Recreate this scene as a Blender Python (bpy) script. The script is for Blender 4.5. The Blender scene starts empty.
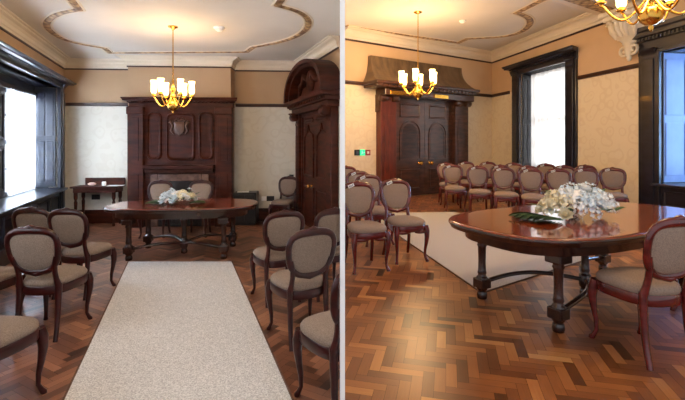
import bpy, bmesh, math, random
from mathutils import Vector, Matrix
PI = math.pi
random.seed(11)
S = bpy.context.scene
COL = S.collection
F, CX, HY, CZ = 420.0, 342.5, 144.0, 1.55      # focal length (px), principal column, horizon row, eye height
ZA, ZB = 0.0, 0.15                              # floor levels of the left and right room
GAP = 0.0131                                    # half thickness of the dividing wall

# ------------------------------------------------------------------ measuring helpers
def onz(px, py, z):
    Y = (CZ - z) * F / (py - HY)
    return Vector(((px - CX) / F * Y, Y, z))
def aty(px, Y, z=0.0):
    return Vector(((px - CX) / F * Y, Y, z))

class Wall:
    """x runs to the right seen from the room, y runs away from the room, z up"""
    def __init__(s, O, u, z):
        s.O = Vector((O[0], O[1], 0)); s.u = Vector((u[0], u[1], 0)).normalized()
        s.a = Vector((-s.u.y, s.u.x, 0)); s.z = z
        s.rot = math.atan2(s.u.y, s.u.x)
    def px(s, px, py=None, d=0.0):
        """where the line of sight meets the wall plane moved d away from the room"""
        k = (px - CX) / F
        o = s.O + s.a * d
        # o + u*t  with X = k*Y
        t = (k * o.y - o.x) / (s.u.x - k * s.u.y)
        p = o + s.u * t
        if py is None: return t
        return t, CZ - (py - HY) / F * p.y - s.z
    def w(s, x, y=0, z=0):
        p = s.O + s.u * x + s.a * y
        return Vector((p.x, p.y, z + s.z))

# ------------------------------------------------------------------ mesh builder
class MB:
    def __init__(s): s.v = []; s.f = []; s.sm = []
    def add(s, vs, fs, smooth=False, M=None):
        b = len(s.v)
        for p in vs:
            p = Vector(p)
            s.v.append(M @ p if M else p)
        for f in fs:
            s.f.append([b + i for i in f]); s.sm.append(smooth)
        return s
    def box(s, x0, x1, y0, y1, z0, z1, M=None, bev=0.0):
        if bev > 0:
            b = min(bev, abs(x1-x0)/3, abs(y1-y0)/3, abs(z1-z0)/3)
            bm = bmesh.new()
            bmesh.ops.create_cube(bm, size=1)
            for v in bm.verts:
                v.co = Vector((x0+(v.co.x+.5)*(x1-x0), y0+(v.co.y+.5)*(y1-y0), z0+(v.co.z+.5)*(z1-z0)))
            bmesh.ops.bevel(bm, geom=bm.edges[:], offset=b, segments=2, affect='EDGES', profile=.5)
            bm.verts.index_update()
            s.add([v.co.copy() for v in bm.verts], [[v.index for v in f.verts] for f in bm.faces], False, M)
            bm.free(); return s
        vs = [(x, y, z) for z in (z0, z1) for y in (y0, y1) for x in (x0, x1)]
        return s.add(vs, [(0,2,3,1),(4,5,7,6),(0,1,5,4),(2,6,7,3),(0,4,6,2),(1,3,7,5)], False, M)
    def loft(s, rings, cap=True, smooth=True, M=None, closed=False):
        n = len(rings[0]); vs = [p for r in rings for p in r]; fs = []
        m = len(rings)
        for i in range(m if closed else m - 1):
            for j in range(n):
                a, b = i*n+j, i*n+(j+1) % n
                c, d = ((i+1) % m)*n+(j+1) % n, ((i+1) % m)*n+j
                fs.append((a, b, c, d))
        s.add(vs, fs, smooth, M)
        if cap and not closed:
            s.add(rings[0], [tuple(range(n))[::-1]], False, M); s.add(rings[-1], [tuple(range(n))], False, M)
        return s
    def lathe(s, prof, n=16, M=None, smooth=True, at=(0,0,0)):
        rings = [[(at[0]+r*math.cos(2*PI*k/n), at[1]+r*math.sin(2*PI*k/n), at[2]+z) for k in range(n)] for r, z in prof]
        return s.loft(rings, True, smooth, M)
    def tube(s, pts, rad, n=8, M=None, closed=False, flat=1.0, up=None, smooth=True):
        pts = [Vector(p) for p in pts]; m = len(pts)
        if not isinstance(rad, (list, tuple)): rad = [rad]*m
        rings = []; prev = None
        for i in range(m):
            if closed: t = pts[(i+1) % m] - pts[i-1]
            else: t = pts[min(i+1, m-1)] - pts[max(i-1, 0)]
            t.normalize()
            if up is not None: ref = Vector(up)
            else: ref = prev if prev is not None else (Vector((0,0,1)) if abs(t.z) < .9 else Vector((0,1,0)))
            a = (ref - t*ref.dot(t))
            if a.length < 1e-5: a = t.orthogonal()
            a.normalize(); prev = a; b = t.cross(a)
            rings.append([pts[i] + a*math.cos(2*PI*k/n)*rad[i]*flat + b*math.sin(2*PI*k/n)*rad[i] for k in range(n)])
        return s.loft(rings, True, smooth, M, closed)
    def prism(s, poly, z0, z1, M=None, smooth=False):
        return s.loft([[(x, y, z0) for x, y in poly], [(x, y, z1) for x, y in poly]], True, smooth, M)
    def slab(s, poly, y0, y1, M=None):
        """polygon in x,z extruded in y"""
        return s.loft([[(x, y0, z) for x, z in poly], [(x, y1, z) for x, z in poly]], True, False, M)
    def ball(s, c, r, n=12, m=8, M=None):
        if not isinstance(r, (tuple, list)): r = (r, r, r)
        rings = []
        for i in range(1, m):
            a = PI*i/m - PI/2
            rings.append([(c[0]+r[0]*math.cos(a)*math.cos(2*PI*k/n), c[1]+r[1]*math.cos(a)*math.sin(2*PI*k/n), c[2]+r[2]*math.sin(a)) for k in range(n)])
        return s.loft(rings, True, True, M)
    def sweep(s, path, prof, closed=False, z=0.0, smooth=False, left=False):
        """path in plan; profile (d, dz), d measured to the right of travel (left if left); mitred"""
        P = [Vector((p[0], p[1])) for p in path]; m = len(P); rings = []
        sg = -1 if left else 1
        for i in range(m):
            e = []
            if closed or i > 0: e.append((P[i]-P[i-1]).normalized())
            if closed or i < m-1: e.append((P[(i+1) % m]-P[i]).normalized())
            ns = [Vector((t.y, -t.x))*sg for t in e]
            if len(ns) == 2:
                nn = (ns[0]+ns[1]); nn.normalize(); k = 1/max(.35, nn.dot(ns[0])); nn = nn*k
            else: nn = ns[0]
            rings.append([(P[i].x+nn.x*d, P[i].y+nn.y*d, z+dz) for d, dz in prof])
        return s.loft(rings, True, smooth, None, closed)
    def mesh(s, name):
        me = bpy.data.meshes.new(name)
        me.from_pydata([tuple(p) for p in s.v], [], s.f)
        for p, q in zip(me.polygons, s.sm): p.use_smooth = q
        bm = bmesh.new(); bm.from_mesh(me)
        bmesh.ops.recalc_face_normals(bm, faces=bm.faces[:])
        bm.to_mesh(me); bm.free()
        return me
    def obj(s, name, m, parent=None, loc=None, rz=0):
        o = bpy.data.objects.new(name, s.mesh(name)); COL.objects.link(o)
        o.data.materials.append(m)
        if parent: o.parent = parent
        if loc is not None: o.location = loc
        if rz: o.rotation_euler.z = rz
        return o

def empty(name, loc=(0,0,0), rz=0, sc=1.0, parent=None):
    o = bpy.data.objects.new(name, None); COL.objects.link(o)
    o.location = loc; o.rotation_euler = (0, 0, rz); o.scale = (sc, sc, sc); o.empty_display_size = .1
    if parent: o.parent = parent
    return o
def tag(o, label=None, cat=None, group=None, kind=None):
    if label: o['label'] = label
    if cat: o['category'] = cat
    if group: o['group'] = group
    if kind: o['kind'] = kind
    return o
def struct(o): o['kind'] = 'structure'; return o
def dup(root, loc, rz, label, group=None, sc=None):
    r = root.copy(); COL.objects.link(r); r.location = loc; r.rotation_euler = (0, 0, rz)
    if sc: r.scale = (sc, sc, sc)
    r['label'] = label
    if group: r['group'] = group
    for ch in list(root.children):
        c = ch.copy(); COL.objects.link(c); c.parent = r
        for g in list(ch.children):
            d = g.copy(); COL.objects.link(d); d.parent = c
    return r
def cut(root, sign):
    """trim a thing flush with the dividing wall; sign -1 keeps the left room's side"""
    bpy.context.view_layer.update()
    todo = [root] + list(root.children_recursive)
    for o in todo:
        if o.type != 'MESH': continue
        mw = o.matrix_world
        ws = [(mw @ v.co).x*sign for v in o.data.vertices]
        if min(ws) > GAP + .004: continue
        if max(ws) < GAP + .004:
            bpy.data.objects.remove(o); continue
        me = o.data.copy(); o.data = me
        inv = mw.inverted()
        pc = inv @ Vector((sign*(GAP+.004), 0, 0)); no = (mw.to_3x3().transposed() @ Vector((sign, 0, 0))).normalized()
        bm = bmesh.new(); bm.from_mesh(me)
        r = bmesh.ops.bisect_plane(bm, geom=bm.verts[:]+bm.edges[:]+bm.faces[:], plane_co=pc, plane_no=no, clear_inner=True)
        ed = [e for e in r['geom_cut'] if isinstance(e, bmesh.types.BMEdge)]
        try: bmesh.ops.holes_fill(bm, edges=ed, sides=0)
        except Exception: pass
        bm.to_mesh(me); bm.free()

# ------------------------------------------------------------------ materials
def srgb(r, g, b):
    f = lambda c: (c/255/12.92) if c/255 <= .04045 else ((c/255+.055)/1.055)**2.4
    return (f(r), f(g), f(b), 1)
def base(name, col, rough=.5, metal=0, coat=0, spec=None):
    m = bpy.data.materials.new(name); m.use_nodes = True
    b = m.node_tree.nodes['Principled BSDF']
    b.inputs['Base Color'].default_value = col
    b.inputs['Roughness'].default_value = rough; b.inputs['Metallic'].default_value = metal
    b.inputs['Coat Weight'].default_value = coat
    if coat: b.inputs['Coat Roughness'].default_value = .08
    if spec is not None: b.inputs['Specular IOR Level'].default_value = spec
    return m, m.node_tree, b
def noisy(name, c1, c2, scale=(8,8,8), rough=.5, detail=4, bump=0, coat=0, metal=0, spec=None, lo=.35, hi=.65):
    m, nt, b = base(name, c1, rough, metal, coat, spec)
    N = nt.nodes
    tc = N.new('ShaderNodeTexCoord'); mp = N.new('ShaderNodeMapping'); no = N.new('ShaderNodeTexNoise'); cr = N.new('ShaderNodeValToRGB')
    mp.inputs['Scale'].default_value = scale; no.inputs['Scale'].default_value = 1; no.inputs['Detail'].default_value = detail
    cr.color_ramp.elements[0].position = lo; cr.color_ramp.elements[0].color = c1
    cr.color_ramp.elements[1].position = hi; cr.color_ramp.elements[1].color = c2
    L = nt.links.new
    L(tc.outputs['Object'], mp.inputs[0]); L(mp.outputs[0], no.inputs[0]); L(no.outputs[0], cr.inputs[0]); L(cr.outputs[0], b.inputs['Base Color'])
    if bump:
        bp = N.new('ShaderNodeBump'); bp.inputs['Strength'].default_value = bump; bp.inputs['Distance'].default_value = .01
        L(no.outputs[0], bp.inputs['Height']); L(bp.outputs[0], b.inputs['Normal'])
    return m
def wallpaper(name, c1, c2, k):
    m, nt, b = base(name, c1, .75)
    N = nt.nodes; L = nt.links.new
    tc = N.new('ShaderNodeTexCoord'); mp = N.new('ShaderNodeMapping'); mp.inputs['Scale'].default_value = (k, k, k)
    ns = N.new('ShaderNodeTexNoise'); ns.inputs['Scale'].default_value = 1.3
    mx = N.new('ShaderNodeMix'); mx.data_type = 'VECTOR'; mx.inputs[0].default_value = .12
    vo = N.new('ShaderNodeTexVoronoi'); vo.feature = 'SMOOTH_F1'; vo.inputs['Scale'].default_value = 1.6; vo.inputs['Randomness'].default_value = .6
    wv = N.new('ShaderNodeMath'); wv.operation = 'SINE'; ml = N.new('ShaderNodeMath'); ml.operation = 'MULTIPLY'; ml.inputs[1].default_value = 22
    cr = N.new('ShaderNodeValToRGB'); cr.color_ramp.elements[0].position = .3; cr.color_ramp.elements[0].color = c1
    cr.color_ramp.elements[1].position = .75; cr.color_ramp.elements[1].color = c2
    L(tc.outputs['Object'], mp.inputs[0]); L(mp.outputs[0], ns.inputs[0]); L(mp.outputs[0], mx.inputs[4]); L(ns.outputs['Color'], mx.inputs[5])
    L(mx.outputs[1], vo.inputs['Vector']); L(vo.outputs['Distance'], ml.inputs[0]); L(ml.outputs[0], wv.inputs[0]); L(wv.outputs[0], cr.inputs[0])
    L(cr.outputs[0], b.inputs['Base Color'])
    return m
def parquet(name, cols, rough, grime):
    m, nt, b = base(name, cols[0], rough, 0, .12)
    b.inputs['Coat Roughness'].default_value = .25
    N = nt.nodes; L = nt.links.new
    at = N.new('ShaderNodeAttribute'); at.attribute_name = 'tone'
    uv = N.new('ShaderNodeUVMap'); uv.uv_map = 'uv'
    mp = N.new('ShaderNodeMapping'); mp.inputs['Scale'].default_value = (7, 90, 1)
    no = N.new('ShaderNodeTexNoise'); no.inputs['Scale'].default_value = 1; no.inputs['Detail'].default_value = 3
    ad = N.new('ShaderNodeMath'); ad.operation = 'MULTIPLY_ADD'; ad.inputs[1].default_value = .16
    cr = N.new('ShaderNodeValToRGB')
    e = cr.color_ramp.elements; e[0].position = .12; e[0].color = cols[0]; e[1].position = .95; e[1].color = cols[3]
    x = e.new(.42); x.color = cols[1]; x = e.new(.68); x.color = cols[2]
    tc = N.new('ShaderNodeTexCoord'); n2 = N.new('ShaderNodeTexNoise'); n2.inputs['Scale'].default_value = 1.1; n2.inputs['Detail'].default_value = 2
    sb = N.new('ShaderNodeMath'); sb.operation = 'MULTIPLY_ADD'; sb.inputs[1].default_value = grime; sb.inputs[2].default_value = -grime*.5
    a2 = N.new('ShaderNodeMath'); a2.operation = 'ADD'
    ms = N.new('ShaderNodeMath'); ms.operation = 'MULTIPLY_ADD'; ms.inputs[1].default_value = .84
    L(uv.outputs[0], mp.inputs[0]); L(mp.outputs[0], no.inputs[0]); L(no.outputs[0], ad.inputs[0])
    L(at.outputs['Fac'], ms.inputs[0]); ms.inputs[2].default_value = 0
    L(ms.outputs[0], ad.inputs[2]); L(tc.outputs['Object'], n2.inputs[0]); L(n2.outputs[0], sb.inputs[0])
    L(ad.outputs[0], a2.inputs[0]); L(sb.outputs[0], a2.inputs[1]); L(a2.outputs[0], cr.inputs[0]); L(cr.outputs[0], b.inputs['Base Color'])
    r2 = N.new('ShaderNodeMath'); r2.operation = 'MULTIPLY_ADD'; r2.inputs[1].default_value = .1; r2.inputs[2].default_value = rough-.03
    L(no.outputs[0], r2.inputs[0]); L(r2.outputs[0], b.inputs['Roughness'])
    return m
def emit(name, col, strength, basecol=None, rough=.3):
    m, nt, b = base(name, basecol or col, rough)
    b.inputs['Emission Color'].default_value = col; b.inputs['Emission Strength'].default_value = strength
    return m
def gilt(name):
    m, nt, b = base(name, srgb(150,110,60), .45)
    N = nt.nodes; L = nt.links.new
    tc = N.new('ShaderNodeTexCoord'); vo = N.new('ShaderNodeTexVoronoi'); vo.inputs['Scale'].default_value = 11
    cr = N.new('ShaderNodeValToRGB'); e = cr.color_ramp.elements
    e[0].position = .25; e[0].color = srgb(196,160,110); e[1].position = .75; e[1].color = srgb(112,78,46)
    L(tc.outputs['Object'], vo.inputs[0]); L(vo.outputs['Distance'], cr.inputs[0]); L(cr.outputs[0], b.inputs['Base Color'])
    return m
def sheer(name, col):
    m = bpy.data.materials.new(name); m.use_nodes = True; nt = m.node_tree; N = nt.nodes; L = nt.links.new
    N.remove(N['Principled BSDF'])
    d = N.new('ShaderNodeBsdfDiffuse'); t = N.new('ShaderNodeBsdfTranslucent'); tr = N.new('ShaderNodeBsdfTransparent')
    d.inputs[0].default_value = col; t.inputs[0].default_value = col
    a = N.new('ShaderNodeMixShader'); a.inputs[0].default_value = .7; c = N.new('ShaderNodeMixShader'); c.inputs[0].default_value = .12
    L(d.outputs[0], a.inputs[1]); L(t.outputs[0], a.inputs[2]); L(a.outputs[0], c.inputs[1]); L(tr.outputs[0], c.inputs[2])
    L(c.outputs[0], N['Material Output'].inputs[0])
    return m

M = {}
M['oak_dark'] = noisy('dark_mahogany', srgb(42,16,8), srgb(76,32,17), (3,3,14), .5, 4, .05, .0, 0, .18)
M['oak_b'] = noisy('brown_mahogany', srgb(52,30,22), srgb(86,52,38), (3,3,14), .34, 4, .05, .2)
M['oak_hood'] = noisy('olive_brown_oak', srgb(84,66,48), srgb(112,90,66), (8,3,3), .38, 4, .05, .2)
M['crest'] = noisy('carved_golden_oak', srgb(62,34,17), srgb(92,56,30), (9,9,9), .3, 3)
M['oak_red'] = noisy('red_mahogany', srgb(74,26,16), srgb(112,44,26), (14,14,3), .28, 4, .05, .3)
M['case_b'] = noisy('blue_black_wood', srgb(18,17,26), srgb(34,32,44), (4,4,10), .3, 4, .05, .3)
M['shutter_b'] = noisy('sky_tinted_shutter', srgb(120,140,180), srgb(130,150,190), (3,3,3), .5)  # blue of the sky light put into the shutters' colour
M['case'] = noisy('haze_tinted_wood', srgb(12,17,34), srgb(22,29,50), (4,4,10), .3, 4, .05, .3)  # blue lens haze and sky reflection put into the dark wood colour
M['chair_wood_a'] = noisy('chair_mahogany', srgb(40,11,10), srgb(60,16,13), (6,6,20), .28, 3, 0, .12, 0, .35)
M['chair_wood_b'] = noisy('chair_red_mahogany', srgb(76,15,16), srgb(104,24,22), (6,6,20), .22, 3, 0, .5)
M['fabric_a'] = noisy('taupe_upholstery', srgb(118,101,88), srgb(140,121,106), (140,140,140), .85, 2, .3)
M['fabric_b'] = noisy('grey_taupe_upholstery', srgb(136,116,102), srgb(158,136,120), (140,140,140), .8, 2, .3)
M['table'] = noisy('polished_table', srgb(112,42,18), srgb(150,62,28), (2,26,10), .1, 4, 0, .7)
M['table_a'] = noisy('polished_table_dark', srgb(96,40,26), srgb(128,58,38), (2,26,10), .14, 4, 0, .6)
M['table_leg'] = noisy('table_dark_wood', srgb(34,16,14), srgb(62,28,20), (10,10,4), .22, 3, 0, .5)
M['paper_a'] = wallpaper('cream_wallpaper', srgb(206,200,186), srgb(201,194,179), 3.2)
M['paper_b'] = wallpaper('warm_wallpaper', srgb(234,218,188), srgb(228,210,179), 3.0)
M['frieze'] = noisy('tan_frieze_paint', srgb(178,147,114), srgb(184,153,120), (2,2,2), .7)
M['frieze_b'] = noisy('peach_frieze_paint', srgb(206,174,138), srgb(212,180,144), (2,2,2), .7)
M['plaster'] = noisy('ceiling_plaster', srgb(214,206,196), srgb(220,212,202), (1.5,1.5,1.5), .8)
M['cornice'] = noisy('cornice_cream_paint', srgb(222,208,186), srgb(228,214,194), (2,2,2), .7)
M['rail'] = noisy('dark_rail_paint', srgb(52,30,24), srgb(70,42,32), (4,4,4), .4)
M['white'] = noisy('white_paint', srgb(250,250,250), srgb(254,254,254), (2,2,2), .6)
M['corbel'] = noisy('white_plaster', srgb(226,214,190), srgb(236,226,206), (6,6,6), .6)
M['gilt'] = gilt('gilded_guilloche')
M['carpet'] = noisy('grey_beige_carpet', srgb(172,168,165), srgb(224,220,216), (110,110,110), .95, 3, .5)
M['carpet_b'] = noisy('pale_beige_carpet', srgb(168,160,150), srgb(206,198,188), (85,85,85), .95, 3, .5)
M['carpet_edge'] = noisy('carpet_binding', srgb(90,66,52), srgb(110,82,66), (40,40,40), .9)
M['brass'] = noisy('polished_brass', srgb(214,160,64), srgb(228,178,86), (6,6,6), .22, 2, 0, 0, 1)
M['shade'] = emit('lit_glass_shade', (1, .66, .25, 1), 3.4, srgb(255,240,210))
M['bulb'] = emit('lit_bulb', (1, .85, .6, 1), 12)
M['glass'], _n, _b = base('window_glass', (1,1,1,1), .02); _b.inputs['Transmission Weight'].default_value = 1; _b.inputs['IOR'].default_value = 1.05
M['net'] = sheer('sheer_net', srgb(245,245,250))
M['blind'] = sheer('sheer_blind', srgb(250,246,240))
M['black'] = noisy('black_plastic', srgb(18,18,20), srgb(26,26,30), (8,8,8), .4)
M['marble'] = noisy('veined_marble', srgb(120,92,78), srgb(84,62,54), (9,9,9), .25, 6)
M['soot'] = noisy('sooty_iron', srgb(14,12,12), srgb(24,20,20), (8,8,8), .6)
M['paper'] = noisy('white_card', srgb(236,236,236), srgb(244,244,244), (30,30,30), .6)
M['ink'] = noisy('dark_ink', srgb(60,60,70), srgb(80,80,90), (30,30,30), .6)
M['green'] = emit('green_sign', (.02, .75, .3, 1), .8, srgb(20,180,90))
M['red'] = noisy('dull_red_plastic', srgb(150,60,66), srgb(160,70,74), (8,8,8), .4)
M['petal_w'] = noisy('white_petal', srgb(244,248,250), srgb(254,255,255), (20,20,20), .6)
M['petal_b'] = noisy('ice_blue_petal', srgb(216,234,246), srgb(240,248,252), (20,20,20), .6)
M['petal_c'] = noisy('cream_petal', srgb(246,232,194), srgb(252,246,224), (20,20,20), .6)
M['leaf'] = noisy('green_leaf', srgb(30,66,40), srgb(66,108,66), (16,16,16), .5)
M['stem'] = noisy('green_stem', srgb(60,90,50), srgb(80,110,60), (16,16,16), .6)
M['pink'] = noisy('pinkish_paper', srgb(226,190,180), srgb(240,214,206), (12,12,12), .7)
M['parq_a'] = parquet('parquet_dark', [srgb(60,34,25), srgb(112,70,50), srgb(148,98,71), srgb(182,130,96)], .3, .3)
M['parq_b'] = parquet('parquet_warm', [srgb(66,33,16), srgb(128,72,36), srgb(170,106,56), srgb(206,148,88)], .3, .6)
M['bitumen'] = noisy('parquet_joint', srgb(24,14,10), srgb(34,20,14), (8,8,8), .7)

# ------------------------------------------------------------------ room plans
uA = Vector((-.3845, 1))
def lineA(px):
    k = (px-CX)/F; Y = (8.35+.06*3.23)/(1-.06*k); return (k*Y, Y)
AL, AR = lineA(64), lineA(300)
WB = Wall(AL, (AR[0]-AL[0], AR[1]-AL[1]), ZA)          # left room, back wall
WL = Wall(AL, uA, ZA)                                   # left room, window wall
WR = Wall(AR, -uA, ZA)                                  # left room, door wall
dR = -(AR[0]+GAP)/(-uA.x) * -1
ARn = (-GAP, AR[1] - (-GAP-AR[0])/.3845)                # where it meets the divider
lenR = (Vector(ARn)-Vector(AR)).length
ALn = (AL[0]+.3845*(AL[1]-.4), .4)
HA = 3.2
BC = (4.65, 13.07)
uD = Vector((2.385, 1.54)).normalized()
BL = (GAP, BC[1]-(BC[0]-GAP)*uD.y/uD.x)
WD = Wall(BC, uD, ZB)                                   # right room, door wall: x negative going left from the corner
WS = Wall(BC, (.19, -1), ZB)                            # right room, window wall: x grows towards the viewer
lenS = 12.6
BR = (WS.w(lenS).x, WS.w(lenS).y)
HB = 4.35 - ZB

# ------------------------------------------------------------------ floors
def herring(name, poly, z, ang, w, mat, org, clipx):
    n = 4
    ca, sa = math.cos(ang), math.sin(ang)
    xs = [p[0] for p in poly]; ys = [p[1] for p in poly]
    R = int(max(max(xs)-min(xs), max(ys)-min(ys))*.8/w)+6
    cx, cy = (max(xs)+min(xs))/2, (max(ys)+min(ys))/2
    def inside(x, y, m=.35):
        c = False; j = len(poly)-1
        for i in range(len(poly)):
            (xi, yi), (xj, yj) = poly[i], poly[j]
            if (yi > y) != (yj > y) and x < (xj-xi)*(y-yi)/(yj-yi)+xi: c = not c
            j = i
        return c
    vs, fs, tone, uvs = [], [], [], []
    g = .012*w
    rnd = random.Random(5)
    for i in range(-R, R):
        for j in range(-R, R):
            d = (i-j) % (2*n)
            if d == 0: x0, x1, y0, y1, hor = i, i+n, j, j+1, True
            elif d == 2*n-1: x0, x1, y0, y1, hor = i, i+1, j, j+n, False
            else: continue
            mx, my = (x0+x1)/2*w, (y0+y1)/2*w
            X, Y = cx+mx*ca-my*sa, cy+mx*sa+my*ca
            if not (inside(X, Y) or inside(X+clipx*n*w*.6, Y)): continue
            if Y > 1 and abs(X/Y) > 1.9 or Y < .5: continue
            b = len(vs)
            for (a, c) in ((x0*w+g, y0*w+g), (x1*w-g, y0*w+g), (x1*w-g, y1*w-g), (x0*w+g, y1*w-g)):
                vs.append((cx+a*ca-c*sa, cy+a*sa+c*ca, z))
            fs.append((b, b+1, b+2, b+3)); tone.append(min(1, max(0, rnd.gauss(.5, .2))))
            ox, oy = rnd.random()*9, rnd.random()*9
            q = [(0,0),(n*w,0),(n*w,w),(0,w)] if hor else [(0,0),(0,w),(n*w,w),(n*w,0)]
            uvs += [(ox+u, oy+v) for u, v in q]
    me = bpy.data.meshes.new(name); me.from_pydata(vs, [], fs)
    at = me.attributes.new('tone', 'FLOAT', 'FACE'); at.data.foreach_set('value', tone)
    ul = me.uv_layers.new(name='uv')
    for k, q in enumerate(uvs): ul.data[k].uv = q
    bm = bmesh.new(); bm.from_mesh(me)
    nrm = Vector((clipx, 0, 0))
    bmesh.ops.bisect_plane(bm, geom=bm.verts[:]+bm.edges[:]+bm.faces[:], plane_co=(clipx*GAP, 0, 0), plane_no=nrm, clear_inner=True)
    # the screed under the blocks
    lay = bm.verts
    bv = [bm.verts.new((x, y, z-.003)) for x, y in poly]; bf = bm.faces.new(bv); bf.material_index = 1
    bv2 = [bm.verts.new((x, y, z-.06)) for x, y in poly]; bf = bm.faces.new(bv2[::-1]); bf.material_index = 1
    for i in range(len(poly)):
        j = (i+1) % len(poly); q = bm.faces.new((bv[j], bv[i], bv2[i], bv2[j])); q.material_index = 1
    bmesh.ops.recalc_face_normals(bm, faces=[f for f in bm.faces if f.material_index == 1])
    bm.to_mesh(me); bm.free()
    o = bpy.data.objects.new(name, me); COL.objects.link(o); me.materials.append(mat); me.materials.append(M['bitumen'])
    return struct(o)
polyA = [ALn, (-GAP, .4), ARn, AR, AL]
polyB = [(GAP, .4), BR, BC, BL]
herring('floor', polyA, ZA, R45 := math.radians(45+16), .06, M['parq_a'], (0, 0), -1)
herring('floor', polyB, ZB, math.radians(-14), .066, M['parq_b'], (0, 0), 1)

# ------------------------------------------------------------------ walls
TH = .14
def wall_mesh(W, x0, x1, z1, holes, zsplit, name, m_low, m_up):
    """a wall from x0 to x1 with openings (a,b,za,zb); two paint zones"""
    o = MB(); xs = sorted({x0, x1} | {h[0] for h in holes} | {h[1] for h in holes})
    mats = []
    def bx(a, b, za, zb):
        for (p, q, k) in ((za, min(zb, zsplit), 0), (max(za, zsplit), zb, 1)):
            if q-p > 1e-4:
                o.box(a, b, 0, TH, p, q); mats.extend([k]*6)
    for a, b in zip(xs[:-1], xs[1:]):
        hh = [h for h in holes if h[0] <= a+1e-6 and h[1] >= b-1e-6]
        if not hh: bx(a, b, 0, z1)
        else:
            h = hh[0]
            if h[2] > 0: bx(a, b, 0, h[2])
            bx(a, b, h[3], z1)
    ob = o.obj(name, m_low, None, W.w(0), W.rot)
    ob.data.materials.append(m_up)
    for p, k in zip(ob.data.polygons, mats): p.material_index = k
    return struct(ob)
# heights read off the photograph
sF, zrailA = WB.px(100, 104.5)
wA = (WB.px(64), WB.px(300))
# window opening, left room
wl1 = WL.px(57.5); wl0 = wl1-3.4
WZ0, WZ1 = .74, 2.6
wall_mesh(WB, 0, (Vector(AR)-Vector(AL)).length, HA, [], zrailA, 'wall_back', M['paper_a'], M['frieze'])
V0, V1 = -7.7, -5.3
wall_mesh(WL, -8.2, 0, HA, [(wl0, wl1, WZ0, WZ1), (V0, V1, WZ0, WZ1)], zrailA, 'wall_left', M['paper_a'], M['frieze'])
cut(wall_mesh(WR, 0, lenR-.002, HA, [], zrailA, 'wall_right', M['paper_a'], M['frieze']), -1)
# right room
zrailB = WD.px(360, 83.5)[1]
W1 = (WS.px(521), WS.px(567)); W2 = (WS.px(661.5), WS.px(661.5)+1.9)
B1Z0, B1Z1 = .75, WS.px(567, 62)[1]
B2Z0, B2Z1 = WS.px(668, 184)[1], WS.px(661, 52)[1]
wall_mesh(WD, -(Vector(BC)-Vector(BL)).length+.001, 0, HB, [], zrailB, 'wall_back', M['paper_b'], M['frieze_b'])
wall_mesh(WS, 0, lenS, HB, [(W1[0], W1[1], B1Z0, B1Z1), (W2[0], W2[1], B2Z0, B2Z1)], zrailB, 'wall_right', M['paper_b'], M['frieze_b'])
# dividing wall between the rooms
d = MB(); d.box(-GAP, GAP, 2.2, 10.6, -.05, 4.4)
struct(d.obj('wall_middle', M['white']))
# ceilings
def ceiling(poly, z):
    c = MB(); c.prism(poly, z, z+.08); return struct(c.obj('ceiling', M['plaster']))
ceiling(polyA, HA+ZA)
ceiling([(GAP, .4), BR, BC, BL], HB+ZB)

# ------------------------------------------------------------------ mouldings
def corn(k):
    return [(0,-.27*k),(.03*k,-.27*k),(.035*k,-.22*k),(.06*k,-.2*k),(.075*k,-.13*k),(.12*k,-.08*k),(.19*k,-.055*k),(.2*k,-.03*k),(.26*k,-.025*k),(.265*k,-.001),(0,-.001)]
def dark(k): return [(0,-.315*k),(.022*k,-.315*k),(.03*k,-.30*k),(.03*k,-.275*k),(0,-.275*k)]
railp = [(0,-.035),(.03,-.03),(.045,0),(.05,.028),(0,.035)]
skirt = [(0,0),(.03,0),(.03,.2),(.022,.235),(.012,.26),(0,.26)]
# chimney breast of the left room
s0, s1 = WB.px(127.5, d=-.38), WB.px(230.5, d=-.38)
BD = -.36
o = MB(); o.box(s0, s1, BD, 0, 0, HA); cb = struct(o.obj('wall_chimney', M['frieze'], None, WB.w(0), WB.rot))
def pw(W, x, y=0): q = W.w(x, y); return (q.x, q.y)
pathA = [pw(WL, -7.6), AL, pw(WB, s0), pw(WB, s0, BD), pw(WB, s1, BD), pw(WB, s1), AR, pw(WR, lenR-.12)]
struct(MB().sweep(pathA, corn(.62), z=HA).obj('trim_1', M['cornice']))
struct(MB().sweep(pathA, dark(.62), z=HA).obj('trim_2', M['rail']))
struct(MB().sweep([pw(WL, wl1+.1), AL, pw(WB, s0-.03)], railp, z=zrailA).obj('trim_3', M['rail']))
struct(MB().sweep([pw(WB, s1+.03), AR, pw(WR, .12)], railp, z=zrailA).obj('trim_4', M['rail']))
struct(MB().sweep([pw(WL, wl1+.12), AL, pw(WB, s0-.03)], skirt, z=0).obj('baseboard_left', M['oak_dark']))
struct(MB().sweep([pw(WB, s1+.03), AR, pw(WR, .1)], skirt, z=0).obj('baseboard_right', M['oak_dark']))
lB = (Vector(BC)-Vector(BL)).length
pathB = [pw(WD, -lB+.01), BC, pw(WS, lenS)]
struct(MB().sweep(pathB, corn(.95), z=HB+ZB).obj('trim_5', M['cornice']))
struct(MB().sweep(pathB, dark(.95), z=HB+ZB).obj('trim_6', M['rail']))
dl, dr = WD.px(374), WD.px(463.5)
rp = [(a*1.2, b*1.3) for a, b in railp]
struct(MB().sweep([pw(WD, -lB+.01), pw(WD, dl-.02)], rp, z=zrailB+ZB).obj('trim_7', M['rail']))
struct(MB().sweep([pw(WD, dr+.02), BC, pw(WS, WS.px(510))], rp, z=zrailB+ZB).obj('trim_8', M['rail']))
w1b = WS.px(579)
struct(MB().sweep([pw(WS, w1b), pw(WS, WS.px(641))], rp, z=zrailB+ZB).obj('trim_9', M['rail']))
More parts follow.
